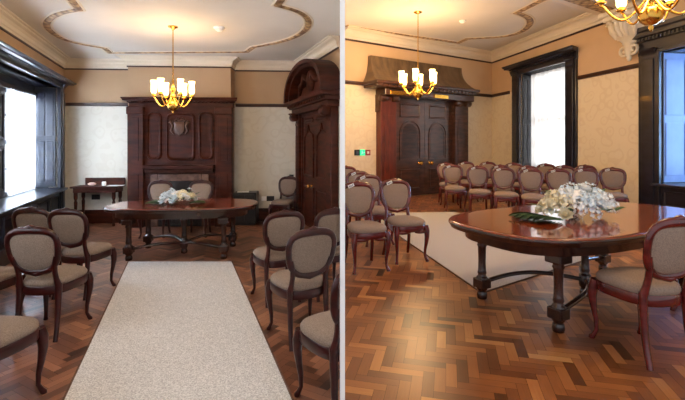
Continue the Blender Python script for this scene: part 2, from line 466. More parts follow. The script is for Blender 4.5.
struct(MB().sweep([pw(WD, -lB+.01), pw(WD, dl-.02)], skirt, z=ZB).obj('baseboard_left', M['oak_b']))
struct(MB().sweep([pw(WD, dr+.02), BC, pw(WS, WS.px(510))], skirt, z=ZB).obj('baseboard_back', M['oak_b']))
struct(MB().sweep([pw(WS, w1b), pw(WS, WS.px(641))], skirt, z=ZB).obj('baseboard_right', M['oak_b']))

# gilded band on the ceilings
def smooth_path(pts, it=2):
    return pts
def band(pix, z, wd, num, ext0=None, ext1=None):
    P = [onz(x, y, z) for x, y in pix]
    pts = [(p.x, p.y) for p in P]
    if ext0: pts.insert(0, (pts[0][0]+ext0[0], pts[0][1]+ext0[1]))
    if ext1: pts.append((pts[-1][0]+ext1[0], pts[-1][1]+ext1[1]))
    h = wd/2
    struct(MB().sweep(pts, [(-h,-.001),(-h*.8,-.016),(0,-.024),(h*.8,-.016),(h,-.001)], z=z).obj('trim_%d' % num, M['gilt']))
    f = wd*.35
    prof = lambda a: [(a,-.001),(a+f*.15,-.01),(a+f*.5,-.014),(a+f*.85,-.01),(a+f,-.001)]
    o = MB(); o.sweep(pts, prof(h), z=z); o.sweep(pts, prof(-h-f), z=z)
    struct(o.obj('trim_%d' % (num+1), M['cornice']))
from itertools import chain
def chaikin(p, n=2):
    for _ in range(n):
        q = [p[0]]
        for a, b in zip(p[:-1], p[1:]):
            q += [(a[0]*.75+b[0]*.25, a[1]*.75+b[1]*.25), (a[0]*.25+b[0]*.75, a[1]*.25+b[1]*.75)]
        p = q+[p[-1]]
    return p
loopL = chaikin([(76,9.5),(62,12),(52.7,16),(47,21.5),(46.5,27),(52.7,32.7),(62,38.5),(78,43.2),(97,46.4),(104,47.4)])
loopR = chaikin([(254,46.5),(266,44.6),(280,41.5),(292,38),(300,34),(306,29.5),(309,24),(307.5,17.5),(301,12.5),(293,9),(280,5.5)])
band([(72,0.5),(79,9.3)]+loopL+[(110,52.4),(247,51.5)]+loopR+[(277.5,4.8),(281,.2)], HA, .085, 10, (.46,-1.2), (.46,-1.2))
loopB = chaikin([(467.5,38.6),(480,38),(490,37.6),(508,36),(520,32.6),(528,27.5),(531,22),(528,17),(520,13.6)])
band([(346.5,25.4),(379,31),(409,35.6),(439,39.8),(458.5,42.6)]+loopB+[(517,12.8),(535,3.5)], HB+ZB, .14, 12, None, (.12,-.5))
# beam with gilded soffit across the right room
e1 = Vector((WS.w(WS.px(607)).x, WS.w(WS.px(607)).y)); e1 += Vector(WS.u.xy)*.0
bd = Vector(uD)
e0 = e1 - bd*((e1.x-GAP-.6)/bd.x)
nb = Vector((bd.y, -bd.x))
bw = .75
q = [e0, e1, e1+nb*bw-0*bd, e0+nb*bw]
cor = WS.u.xy
q[2] = e1 + Vector(cor)*(bw/abs(Vector(cor).dot(nb)))
o = MB(); o.prism([(p.x, p.y) for p in q], HB+ZB-.2, HB+ZB-.002)
struct(o.obj('trim_14', M['cornice']))
o = MB(); i0, i1 = e0+nb*.16, e1+nb*.16-bd*.25
o.prism([(p.x, p.y) for p in (i0, i1, i1+nb*.24, i0+nb*.24)], HB+ZB-.222, HB+ZB-.201)
struct(o.obj('trim_15', M['gilt']))

# ------------------------------------------------------------------ windows
def panel(o, x0, x1, z0, z1, y, t=.02, m=.05, M_=None):
    """raised and fielded panel on a face at y, looking to -y"""
    o.loft([[(x0,y,z0),(x1,y,z0),(x1,y,z1),(x0,y,z1)],
            [(x0+.008,y-t,z0+.008),(x1-.008,y-t,z0+.008),(x1-.008,y-t,z1-.008),(x0+.008,y-t,z1-.008)],
            [(x0+m*.5,y-t,z0+m*.5),(x1-m*.5,y-t,z0+m*.5),(x1-m*.5,y-t,z1-m*.5),(x0+m*.5,y-t,z1-m*.5)],
            [(x0+m,y-.004,z0+m),(x1-m,y-.004,z0+m),(x1-m,y-.004,z1-m),(x0+m,y-.004,z1-m)]], True, False, M_)
def console(o, x, z0, z1, w, dp):
    """scrolled bracket"""
    pr = []
    for k in range(13):
        t = k/12; zz = z1-(z1-z0)*t
        dd = dp*(1-t)**.8*(.75+.25*math.cos(t*9))+.03
        pr.append((-dd, zz))
    pts = [(0, z1)]+pr+[(0, z0)]
    o.loft([[(x-w/2, y, z) for y, z in pts], [(x+w/2, y, z) for y, z in pts]], True, False)
    o.lathe([(.001,-w*.56),(dp*.28,-w*.56),(dp*.3,-w*.5),(dp*.3,w*.5),(dp*.28,w*.56),(.001,w*.56)], 12, Matrix.Translation((x, -dp*.72, z1-dp*.3)) @ Matrix.Rotation(PI/2, 4, 'Y'))
    o.lathe([(.001,-w*.5),(dp*.2,-w*.5),(dp*.2,w*.5),(.001,w*.5)], 12, Matrix.Translation((x, -dp*.3, z0+dp*.2)) @ Matrix.Rotation(PI/2, 4, 'Y'))
def entab(o, x0, x1, z0, z1, dp):
    """classical head: frieze, dentils, stepped cornice"""
    h = z1-z0
    prof = [(0,z0),(dp*.25,z0),(dp*.25,z0+h*.12),(dp*.18,z0+h*.14),(dp*.18,z0+h*.48),(dp*.36,z0+h*.52),(dp*.42,z0+h*.62),(dp*.8,z0+h*.66),(dp*.84,z0+h*.8),(dp*.95,z0+h*.86),(dp,z1),(0,z1)]
    rings = []
    for x, s_ in ((x0, -1), (x1, 1)):
        rings.append([(x+s_*dd*.55, -dd, z) for dd, z in prof])
    o.loft(rings, True, False)
    n = int((x1-x0)/.075)
    for k in range(n):
        a = x0+.02+(x1-x0-.04)*k/n
        o.box(a, a+.04, -dp*.56, -dp*.3, z0+h*.53, z0+h*.64)
def window(num, W, x0, x1, z0, z1, st, ez, edp, rec, sill_d, shutter_far, apron, panes, case_m, shut_m=None, pier=None, zs=None):
    r = empty('window_%d' % num, W.w(0), W.rot); r['kind'] = 'structure'
    for a, b in ((x0-st, x0), (x1, x1+st)):
        o = MB(); zz = 0 
        o.box(a, b, -.06, .0, zz, z1+.02, bev=.008)
        o.box(a+st*.22, b-st*.22, -.085, -.06, .3, z1-.1, bev=.012)
        o.box(a-.012, b+.012, -.1, .0, 0, .26, bev=.01)
        o.obj('stile', case_m, r)
    o = MB(); entab(o, x0-st, x1+st, z1, ez, edp); o.obj('entablature', case_m, r)
    for a in (x0-st/2, x1+st/2):
        o = MB(); console(o, a, z1-.28, z1+.1, st*.7, edp*.5); o.obj('console_bracket', case_m, r)
    # recess lining
    o = MB(); t = .03
    o.box(x0-t, x0, 0, rec, z0, z1+t); o.box(x1, x1+t, 0, rec, z0, z1+t); o.box(x0, x1, 0, rec, z1, z1+t); o.box(x0, x1, 0, rec, z0-t, z0)
    o.obj('recess_lining', case_m, r)
    # panelled shutters folded against both cheeks
    for (xx, sg) in ((x0, 1), (x1, -1)):
        o = MB()
        R_ = Matrix.Translation((xx+sg*.0, 0, 0)) @ Matrix.Rotation(sg*PI/2, 4, 'Z')
        # local x -> +-y ; build in plain coordinates instead
        xa, xb = (xx+.001, xx+.022) if sg > 0 else (xx-.022, xx-.001)
        o.box(xa, xb, .03, rec-.12, z0+.02, z1-.02)
        hh = (z1-z0-.04)
        for (za, zb) in ((.05, .46), (.52, .95)):
            pa, pb = z0+.02+hh*za, z0+.02+hh*zb
            for (ya, yb) in ((.06, (rec-.09)/2-.015), ((rec-.09)/2+.015, rec-.15)):
                f = xb if sg > 0 else xa
                o.box(min(f, f+sg*.014), max(f, f+sg*.014), ya, yb, pa, pb, bev=.01)
        o.obj('shutter', shut_m or case_m, r)
    X0 = x0; Z1 = z1
    if zs:
        o = MB(); o.box(x0, x1, rec-.1, rec, zs, z1); o.box(x0, x1, rec-.14, rec-.1, zs-.02, zs+.06, bev=.01); o.obj('head_panel', case_m, r); z1 = zs
    lights = [(x0, x1)]
    if pier:
        # panelled pier between the two lights of a wide window
        o = MB(); o.box(pier-.55, pier, rec-.1, rec+.02, z0, z1)
        panel(o, pier-.47, pier-.08, z0+.1, z0+(z1-z0)*.45, rec-.1); panel(o, pier-.47, pier-.08, z0+(z1-z0)*.52, z1-.1, rec-.1)
        o.obj('pier_panel', case_m, r); lights = [(x0, pier-.55), (pier, x1)]
    # sashes and glazing
    y = rec-.06; fw = .07
    for x0, x1 in lights:
        o = MB()
        o.box(x0, x0+fw, y, y+.05, z0, z1); o.box(x1-fw, x1, y, y+.05, z0, z1)
        o.box(x0, x1, y, y+.05, z0, z0+fw); o.box(x0, x1, y, y+.05, z1-fw, z1)
        zm = (z0+z1)/2; o.box(x0, x1, y, y+.05, zm-.03, zm+.03)
        for k in range(1, panes):
            xx = x0+(x1-x0)*k/panes; o.box(xx-.016, xx+.016, y+.005, y+.045, z0, z1)
        for zz in (z0+(z1-z0)*.25, z0+(z1-z0)*.75): o.box(x0, x1, y+.005, y+.045, zz-.014, zz+.014)
        sa = o.obj('sash', case_m, r)
        o = MB(); o.box(x0+.01, x1-.01, y+.02, y+.026, z0+.01, z1-.01); o.obj('glass', M['glass'], sa)
    x0 = X0; z1 = Z1
    # sill board and panelled apron
    o = MB(); o.box(x0-st*.2, x1+st*.2, -sill_d, rec-.06, z0-.045+.001, z0+.001, bev=.012); o.obj('sill', case_m, r)
    o = MB(); o.box(x0, x1, -.03, -.001, .0, z0-.045)
    np_ = max(2, int((x1-x0)/.6))
    for k in range(np_):
        a = x0+(x1-x0)*k/np_; panel(o, a+.06, x0+(x1-x0)*(k+1)/np_-.06, .28, z0-.12, -.03)
    o.box(x0, x1, -.055, -.03, 0, .22)
    o.obj('apron', case_m, r)
    return r
def drape(W, x0, x1, z0, z1, y, amp, pitch, m, name):
    o = MB(); n = int((x1-x0)/pitch*8)
    a, b = [], []
    for k in range(n+1):
        x = x0+(x1-x0)*k/n
        yy = y+amp*math.sin(2*PI*(x-x0)/pitch+.7*math.sin(5*x))
        a.append((x, yy, z0)); b.append((x, yy+.3*amp*math.sin(3*x), z1))
    m_ = n+1
    o.add(a+b, [(i, i+1, m_+i+1, m_+i) for i in range(n)], True)
    return o.obj(name, m, None, W.w(0), W.rot)
EZ = WL.px(68, 79.5, d=-.22)[1]
# recess depth from where the far cheek ends (column 31)
def recess(W, xf, col):
    lo, hi = .05, 1.5
    for _ in range(40):
        t = (lo+hi)/2; p = W.w(xf, t); c = CX+F*p.x/p.y
        if c > col: lo = t
        else: hi = t
    return t
rA = recess(WL, wl1, 28)
PIER = WL.px(5, d=rA-.1)
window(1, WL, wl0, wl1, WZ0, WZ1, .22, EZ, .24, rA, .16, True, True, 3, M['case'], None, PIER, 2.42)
c = drape(WL, wl0+.06, PIER-.6, WZ0+.01, 2.42, rA-.13, .025, .11, M['net'], 'net_curtain')  # unseen curtain over the near light, added to diffuse its daylight
tag(c, 'sheer white net curtain out of view left of the frame, added to diffuse the daylight', 'curtain')
c = drape(WL, PIER+.03, wl1-.1, WZ0+.01, 2.42, rA-.13, .025, .11, M['net'], 'net_curtain')
tag(c, 'sheer white net curtain glowing in the big window of the left room', 'curtain')
window(4, WL, V0, V1, WZ0, WZ1, .22, EZ, .24, rA, .16, True, True, 4, M['case'])  # second window as in the right room, unseen, added to light chairs and carpet
r1 = .42
window(2, WS, W1[0], W1[1], B1Z0, B1Z1, WS.px(578)-WS.px(567), WS.px(582, 42, d=-.26)[1], .28, r1, .1, True, True, 3, M['case_b'])
c = drape(WS, W1[0]+.06, W1[1]-.05, B1Z0+.01, B1Z1-.02, r1-.16, .018, .16, M['blind'], 'net_curtain')
tag(c, 'sheer white curtain filling the tall window behind the rows of chairs', 'curtain')
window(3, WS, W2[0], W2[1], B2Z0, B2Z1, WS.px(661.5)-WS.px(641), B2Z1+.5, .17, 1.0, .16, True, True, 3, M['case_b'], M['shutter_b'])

# ------------------------------------------------------------------ doors
def arch_pts(x0, x1, zs, n=12):
    c, r = (x0+x1)/2, (x1-x0)/2
    return [(c+r*math.cos(PI*k/n), zs+r*math.sin(PI*k/n)) for k in range(n+1)]
def hood(o, x0, x1, z0, z1, fl, d0, d1, conv, n=10):
    """flared canopy: wide and deep below, narrow above"""
    rings = []
    for k in range(n+1):
        t = k/n; e = (1-t)**2.6 if not conv else math.sqrt(max(0, 1-t**2.2))
        dd = d1+(d0-d1)*e; ff = fl*e; z = z0+(z1-z0)*t
        rings.append([(x0-ff, 0, z), (x0-ff, -dd, z), (x1+ff, -dd, z), (x1+ff, 0, z)])
    o.loft(rings, True, False)
# right room, double door
r = empty('door_1', WD.w(0), WD.rot); r['kind'] = 'structure'
px_ = lambda a, b=None, d=0: WD.px(a, b, d)
a0, a1, b0, b1 = px_(376), px_(391.5), px_(450), px_(463)
zt = px_(420, 99)[1]
for a, b, m in ((a0, a1, M['oak_red']), (b0, b1, M['oak_b'])):
    o = MB(); o.box(a, b, -.2, 0, 0, zt+.05, bev=.012)
    o.box(a-.02, b+.02, -.235, 0, 0, .3, bev=.015); o.box(a+.1, b-.1, -.215, -.2, .5, zt-.5, bev=.008)
    o.obj('pilaster', m, r)
    o = MB()
    for xx in (a+.06, b-.06): console(o, xx, zt-.42, zt+.02, .17, .3)
    console(o, (a+b)/2, zt-.62, zt-.08, .12, .2)
    o.obj('capital', M['oak_b'], r)
zh = px_(415, 61.5, d=-.15)[1]
zc = px_(464, 95, d=-.5)[1]
o = MB(); hood(o, px_(371.5, d=-.15), px_(462, d=-.15), zc+.16, zh, .16, .55, .14, False)
o.obj('hood', M['oak_hood'], r)
o = MB()
xl, xr = px_(371.5, d=-.15)-.2, px_(462, d=-.15)+.2
o.box(xl, xr, -.64, 0, zc+.09, zc+.165, bev=.02); o.box(xl+.06, xr-.06, -.56, 0, zc+.02, zc+.09, bev=.02)
n = 24
for k in range(n):
    xx = xl+.1+(xr-xl-.2)*k/n; o.box(xx, xx+.07, -.59, -.55, zc+.03, zc+.085)
o.box(a0-.02, b1+.02, -.4, 0, zt-.02, zc+.02, bev=.02)
o.obj('cornice', M['oak_b'], r)
o = MB(); o.box(a1, b0, -.05, 0, zt-.08, zt, bev=.01); o.box(a1, a1+.07, -.07, 0, 0, zt); o.box(b0-.07, b0, -.07, 0, 0, zt)
o.obj('frame', M['oak_b'], r)
mid = px_(423.5)
for (a, b, kx) in ((a1+.07, mid-.004, px_(418)), (mid+.004, b0-.07, px_(428.5))):
    o = MB(); o.box(a, b, -.045, -.001, .02, zt-.08)
    w = b-a
    panel(o, a+.16*w, b-.16*w, px_(410, 118)[1], px_(410, 104)[1], -.045, .022)
    z0_, zs = px_(410, 160)[1], px_(410, 134)[1]
    x0_, x1_ = a+.15*w, b-.15*w
    for gro, t in ((0, .026), (.07, .012)):
        A_ = [(x0_+gro, z0_+gro), (x1_-gro, z0_+gro)]+arch_pts(x0_+gro, x1_-gro, zs)
        A2 = [(x0_+gro+.03, z0_+gro+.03), (x1_-gro-.03, z0_+gro+.03)]+arch_pts(x0_+gro+.03, x1_-gro-.03, zs)
        o.loft([[(x, -.045, z) for x, z in A_], [(x, -.045-t, z) for x, z in A_], [(x, -.045-t, z) for x, z in A2], [(x, -.047, z) for x, z in A2]], True, False)
    panel(o, a+.16*w, b-.16*w, .2, px_(410, 169)[1], -.045, .022)
    lf = o.obj('door_leaf', M['oak_b'], r)
    o = MB(); o.lathe([(.001,0),(.045,0),(.045,.012),(.016,.018),(.016,.05),(.045,.065),(.055,.09),(.04,.115),(.001,.12)], 14, Matrix.Translation((kx, -.045, px_(418, 163)[1])) @ Matrix.Rotation(PI/2, 4, 'X'))
    o.obj('knob', M['brass'], lf)
for sx in (px_(398, d=-.4), px_(441, d=-.4)):
    o = MB(); o.box(sx-.26, sx+.26, -.43, -.401, zt+.0, zt+.1, bev=.01); o.obj('brass_plate', M['brass'], r)

# left room, door on the right wall
r = empty('door_2', WR.w(0), WR.rot); r['kind'] = 'structure'
pr = lambda a, b=None, d=0: WR.px(a, b, d)
pA0, pA1 = .13, .36
zt2 = 2.12
o = MB(); o.box(pA0, pA1, -.13, 0, 0, zt2, bev=.012); o.box(pA0-.015, pA1+.015, -.155, 0, 0, .28, bev=.012); o.box(pA0+.06, pA1-.06, -.145, -.13, .4, zt2-.4, bev=.006)
o.obj('pilaster', M['oak_dark'], r)
o = MB(); console(o, (pA0+pA1)/2, zt2-.34, zt2+.02, .17, .26); o.obj('capital', M['oak_dark'], r)
pB0, pB1 = 2.0, 2.24
o = MB(); o.box(pB0, pB1, -.13, 0, 0, zt2, bev=.012); o.obj('pilaster', M['oak_dark'], r)
o = MB(); console(o, (pB0+pB1)/2, zt2-.34, zt2+.02, .17, .26); o.obj('capital', M['oak_dark'], r)
o = MB(); o.box(pA1, pA1+.06, -.07, 0, 0, zt2); o.box(pB0-.06, pB0, -.07, 0, 0, zt2); o.box(pA1, pB0, -.07, 0, zt2-.06, zt2)
o.obj('frame', M['oak_dark'], r)
a, b = pA1+.06, pB0-.06
o = MB(); o.box(a, b, -.045, -.001, .02, zt2-.06)
w = (b-a)/2
for k in range(2):
    x0_, x1_ = a+k*w+.07, a+(k+1)*w-.07
    panel(o, x0_, x1_, .2, .78, -.045, .022)
    # tall panel under a pointed gothic head
    c_ = (x0_+x1_)/2
    A_ = [(x0_, .95), (x1_, .95), (x1_, 1.62), (x1_-.03, 1.72), (c_+.05, 1.8), (c_, 1.9), (c_-.05, 1.8), (x0_+.03, 1.72), (x0_, 1.62)]
    A2 = [(c_+(x-c_)*.8, 1.4+(z-1.4)*.92) for x, z in A_]
    o.loft([[(x, -.045, z) for x, z in A_], [(x, -.07, z) for x, z in A_], [(x, -.07, z) for x, z in A2], [(x, -.047, z) for x, z in A2]], True, False)
    panel(o, x0_, x1_, 1.98, zt2-.14, -.045, .022)
lf = o.obj('door_leaf', M['oak_dark'], r)
o = MB(); kx, kz = pr(314, 186)
kx = max(kx, a+.07)
o.lathe([(.001,0),(.03,0),(.03,.008),(.012,.012),(.012,.04),(.03,.05),(.036,.065),(.025,.08),(.001,.084)], 14, Matrix.Translation((kx, -.045, kz)) @ Matrix.Rotation(PI/2, 4, 'X'))
o.obj('knob', M['brass'], lf)
ze = zt2+.17
o = MB(); hx0, hx1 = .1, 2.27
o.box(hx0, hx1, -.2, 0, zt2, zt2+.1, bev=.015)
o.box(hx0-.04, hx1+.04, -.25, 0, zt2+.1, ze, bev=.015)
o.box(hx0-.1, hx1+.1, -.34, 0, ze, ze+.07, bev=.02)
n = 22
for k in range(n):
    xx = hx0+(hx1-hx0)*k/n; o.box(xx, xx+.045, -.29, -.25, zt2+.12, ze-.01)
o.obj('cornice', M['oak_dark'], r)
# segmental pediment: thick arched hood with a sunk tympanum
zs_ = ze+.07; zt3 = 2.98; hc, hh_ = (hx0+hx1)/2, (hx1-hx0)/2+.1
def seg(k, q): return [(hc+hh_*k*math.cos(PI*i/24), zs_+(zt3-zs_)*q*math.sin(PI*i/24)**.8) for i in range(25)]
o = MB(); o.slab(seg(.86, .82), -.1, 0); o.obj('tympanum', M['oak_dark'], r)
o = MB(); A1, A2, A3 = seg(1, 1), seg(.92, .9), seg(.85, .81)
n = 25
for (p_, q_, yf) in ((A1, A2, -.34), (A2, A3, -.27)):
    rings = []
    for a_, b_ in zip(p_, q_):
        rings.append([(a_[0], 0, a_[1]), (a_[0], yf, a_[1]), (b_[0], yf, b_[1]), (b_[0], 0, b_[1])])
    o.loft(rings, True, False)
o.obj('arched_hood', M['oak_dark'], r)
o = MB(); zc_ = zs_+.2
for s_ in (-1, 1):
    o.tube([(hc+s_*.08, -.13, zc_+.1), (hc+s_*.25, -.16, zc_+.2), (hc+s_*.4, -.15, zc_+.08), (hc+s_*.6, -.15, zc_+.06), (hc+s_*.75, -.12, zc_-.08)], [.05,.07,.06,.05,.02], 8)
o.ball((hc, -.13, zc_+.1), (.15, .07, .2), 12, 8)
o.obj('carved_ornament', M['oak_dark'], r)
cut(r, -1)

# ------------------------------------------------------------------ chairs
def seat_outline(k=1.0, n=28):
    pts = []
    for i in range(n):
        t = 2*PI*i/n
        cx_, sy = math.cos(t), math.sin(t)
        x = .228*math.copysign(abs(cx_)**.62, cx_); y = .225*math.copysign(abs(sy)**.7, sy)
        x *= (1+.14*y/.225)/1.1
        pts.append((x*k, y*k))
    return pts
def yb(z): return -.2-(z-.44)*.2
def make_chair(wood, fabric, tagged, loc, rz, sc, label, group):
    t = empty('dining_chair', loc, rz, sc); tag(t, label, 'chair', group)
    o = MB()
    L_ = seat_outline
    o.loft([[(x*.97, y*.97, .365) for x, y in L_()], [(x, y, .38) for x, y in L_()], [(x, y, .43) for x, y in L_()], [(x*.98, y*.98, .438) for x, y in L_()]], True, True)
    for sx in (-.11, .11): o.ball((sx, .2, .362), (.085, .02, .022), 10, 6)
    o.obj('seat_frame', wood, t)
    o = MB()
    o.loft([[(x*k, y*k, z) for x, y in L_()] for k, z in ((.955,.436),(.99,.452),(.985,.468),(.93,.488),(.8,.503),(.55,.513),(.25,.517),(.02,.518))], True, True)
    o.obj('seat_cushion', fabric, t)
    for sx in (-1, 1):
        o = MB(); x, y = sx*.188, .175
        P, R_ = [], []
        for z, of, rr in ((.43,0,.03),(.37,.012,.034),(.3,.014,.029),(.22,.006,.022),(.14,-.006,.017),(.07,-.008,.014),(.03,.006,.016),(.012,.016,.02),(0,.018,.018)):
            P.append((x+sx*of*.7, y+of, z)); R_.append(rr)
        o.tube(P, R_, 10, up=(0,1,0)); o.obj('leg', wood, t)
        o = MB(); x, y = sx*.158, -.195
        o.tube([(x, y, .46), (x, y-.002, .36), (x*1.01, y-.012, .22), (x*1.04, y-.035, .1), (x*1.08, y-.065, 0)], [.026,.025,.022,.019,.018], 8, up=(0,1,0)); o.obj('leg', wood, t)
    # balloon back
    n = 40; ring = []; rad = []
    for i in range(n):
        a = 2*PI*i/n; c_, s_ = math.cos(a), math.sin(a)
        x = .192*math.copysign(abs(c_)**.66, c_)*(1+.17*s_); z = .74+.178*math.copysign(abs(s_)**.76, s_)
        ring.append((x, z)); rad.append(.026+.008*max(0, s_)**6)
    o = MB()
    o.tube([(x, yb(z), z) for x, z in ring], rad, 10, closed=True, up=(0,1,.2), flat=.75)
    for sx in (-1, 1):
        o.tube([(sx*.158, yb(.44)+.003, .44), (sx*.15, yb(.5), .5), (sx*.146, yb(.56), .56), (sx*.152, yb(.63), .63), (sx*.17, yb(.7), .7)], [.027,.022,.021,.022,.018], 8, up=(0,1,.2))
    o.tube([(-.07, yb(.925), .925), (-.03, yb(.942), .94), (0, yb(.95), .948), (.03, yb(.942), .94), (.07, yb(.925), .925)], [.008,.016,.02,.016,.008], 8, up=(0,1,.2))
    o.tube([(-.12, yb(.575), .578), (-.05, yb(.56), .556), (0, yb(.555), .548), (.05, yb(.56), .556), (.12, yb(.575), .578)], [.012,.018,.024,.018,.012], 8, up=(0,1,.2))
    o.obj('back_frame', wood, t)
    o = MB(); rs = []
    for k, d_ in ((.02,.028),(.4,.026),(.7,.02),(.9,.008),(.95,0),(.9,-.008),(.7,-.018),(.4,-.022),(.02,-.024)):
        rs.append([(x*k, yb(.745+(z-.745)*k)+d_, .745+(z-.745)*k) for x, z in ring])
    o.loft(rs, True, True); o.obj('back_pad', fabric, t)
    if tagged:
        o = MB(); TM = Matrix.Translation((.085, yb(.9)+.028, .905)) @ Matrix.Rotation(math.radians(22), 4, 'Y')
        o.box(-.038, .038, -.004, .003, -.018, .018, TM); tg = o.obj('number_tag', M['paper'], t); tg['label'] = 'small white number tag'
        o = MB()
        for k in (-.02, 0, .018): o.box(k-.005, k+.005, .0031, .005, -.01, .01, TM)
        o.obj('tag_mark', M['ink'], tg)
    return t
GA = 'balloon-back chairs of the left room'
GB = 'balloon-back chairs of the right room'
SA, SB = .96, 1.0
def A_(x, y): return (x, y, ZA)
rad_ = math.radians
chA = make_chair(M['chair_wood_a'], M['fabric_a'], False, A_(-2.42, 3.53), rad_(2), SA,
    'second row left of the carpet, aisle-end dark chair seen whole from behind', GA)
la = [
 (-2.70, 4.42, -4, 'third row left of the carpet, aisle-end dark chair nearest the table', 0),
 (-3.12, 4.5, -2, 'dark chair behind the aisle-end chairs on the left, below the big window', 0),
 (-2.99, 3.5, 0, 'dark chair cropped by the left edge beside the second-row aisle chair', 0),
 (-2.06, 2.44, -3, 'nearest chair left of the carpet, only its beige seat and one leg in frame', 0),
 (-.68, 4.27, 27, 'farthest aisle-end chair right of the carpet, dark balloon back seen from behind', 0),
 (-.36, 3.44, 29, 'middle aisle-end chair right of the carpet, large dark balloon back', 0),
 (-.19, 4.42, 24, 'dark chair half hidden by the white divider, beside the farthest right aisle chair', -1),
 (-.02, 2.53, 32, 'nearest chair right of the carpet, cut by the white divider, pale seat', -1),
 (aty(154.5, 7.05).x, 7.08, 186, 'left one of two chairs behind the oval table, facing the carpet', 0),
 (aty(195.5, 7.05).x, 7.12, 184, 'right one of two chairs behind the oval table, facing the carpet', 0),
]
for x, y, rz, lab, ct in la:
    o = dup(chA, A_(x, y), rad_(rz), lab)
    if ct: cut(o, ct)
# carved armless chair in the back corner
o = dup(chA, A_(-1.13, 8.02), rad_(165), 'lone chair against the back wall between the black cabinet and the door')

def B_(px, Y): p = aty(px, Y); return (p.x, p.y, ZB)
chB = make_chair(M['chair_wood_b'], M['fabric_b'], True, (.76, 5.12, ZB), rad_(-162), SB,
    'front red chair at the carpet edge in the left block, seen whole with white tag', GB)
lb = [
 ((.26, 4.75, ZB), -163, 'nearest chair of the left block, cut off by the white divider', 1),
 (B_(375, 5.95), -162, 'second red chair in line behind the front carpet-edge chair, left block', 0),
 (B_(364, 6.75), -162, 'third red chair back in line behind the carpet-edge chair, left block', 0),
 (B_(351, 8.3), -162, 'farthest chair of the left block, its crest just under the exit sign', 1),
 (B_(454.5, 8.9), 174, 'front-row chair closest to the double door, left end of the row', 0),
 (B_(479.5, 8.25), 170, 'front-row chair second from the double door, pale seat showing', 0),
 (B_(505.5, 7.85), 168, 'front-row chair third from the double door, just left of the table tip', 0),
 (B_(533.5, 7.45), 166, 'front-row chair behind the fern leaf, fourth from the double door', 0),
 (B_(561.5, 7.4), 164, 'front-row chair right behind the flowers, fifth from the double door', 0),
 (B_(588.5, 7.55), 160, 'front-row chair right of the flowers, second from the right end', 0),
 (B_(613.5, 7.7), 150, 'rightmost chair of the front row, standing alone before the cream wall', 0),
 (B_(448, 9.8), 176, 'back-row chair peeping out left of the chair closest to the double door', 0),
 (B_(468, 10.4), 174, 'back-row chair between the first two front-row chairs from the door', 0),
 (B_(490, 10.3), 172, 'back-row chair between the second and third front-row chairs from the door', 0),
 (B_(503, 8.75), 170, 'second-row chair right behind the third front-row chair from the door', 0),
 (B_(516, 9.7), 168, 'back-row chair at the left stile of the tall window', 0),
 (B_(531, 8.4), 168, 'second-row chair behind the fourth front-row chair from the door', 0),
 (B_(549, 9.3), 166, 'back-row chair backlit against the middle of the bright curtain', 0),
 (B_(567, 8.5), 164, 'second-row chair below the right stile of the tall window', 0),
 (B_(588, 8.7), 160, 'second-row chair directly behind the chair right of the flowers', 0),
 ((2.03, 2.88, ZB), 9, 'big dark chair in the right foreground, drawn up to the table', 0),
 ((3.03, 3.42, ZB), 20, 'chair at the far right edge of the frame beyond the foreground chair', 0),
]
for p, rz, lab, ct in lb:
    o = dup(chB, p, rad_(rz), lab)
    if ct: cut(o, ct)

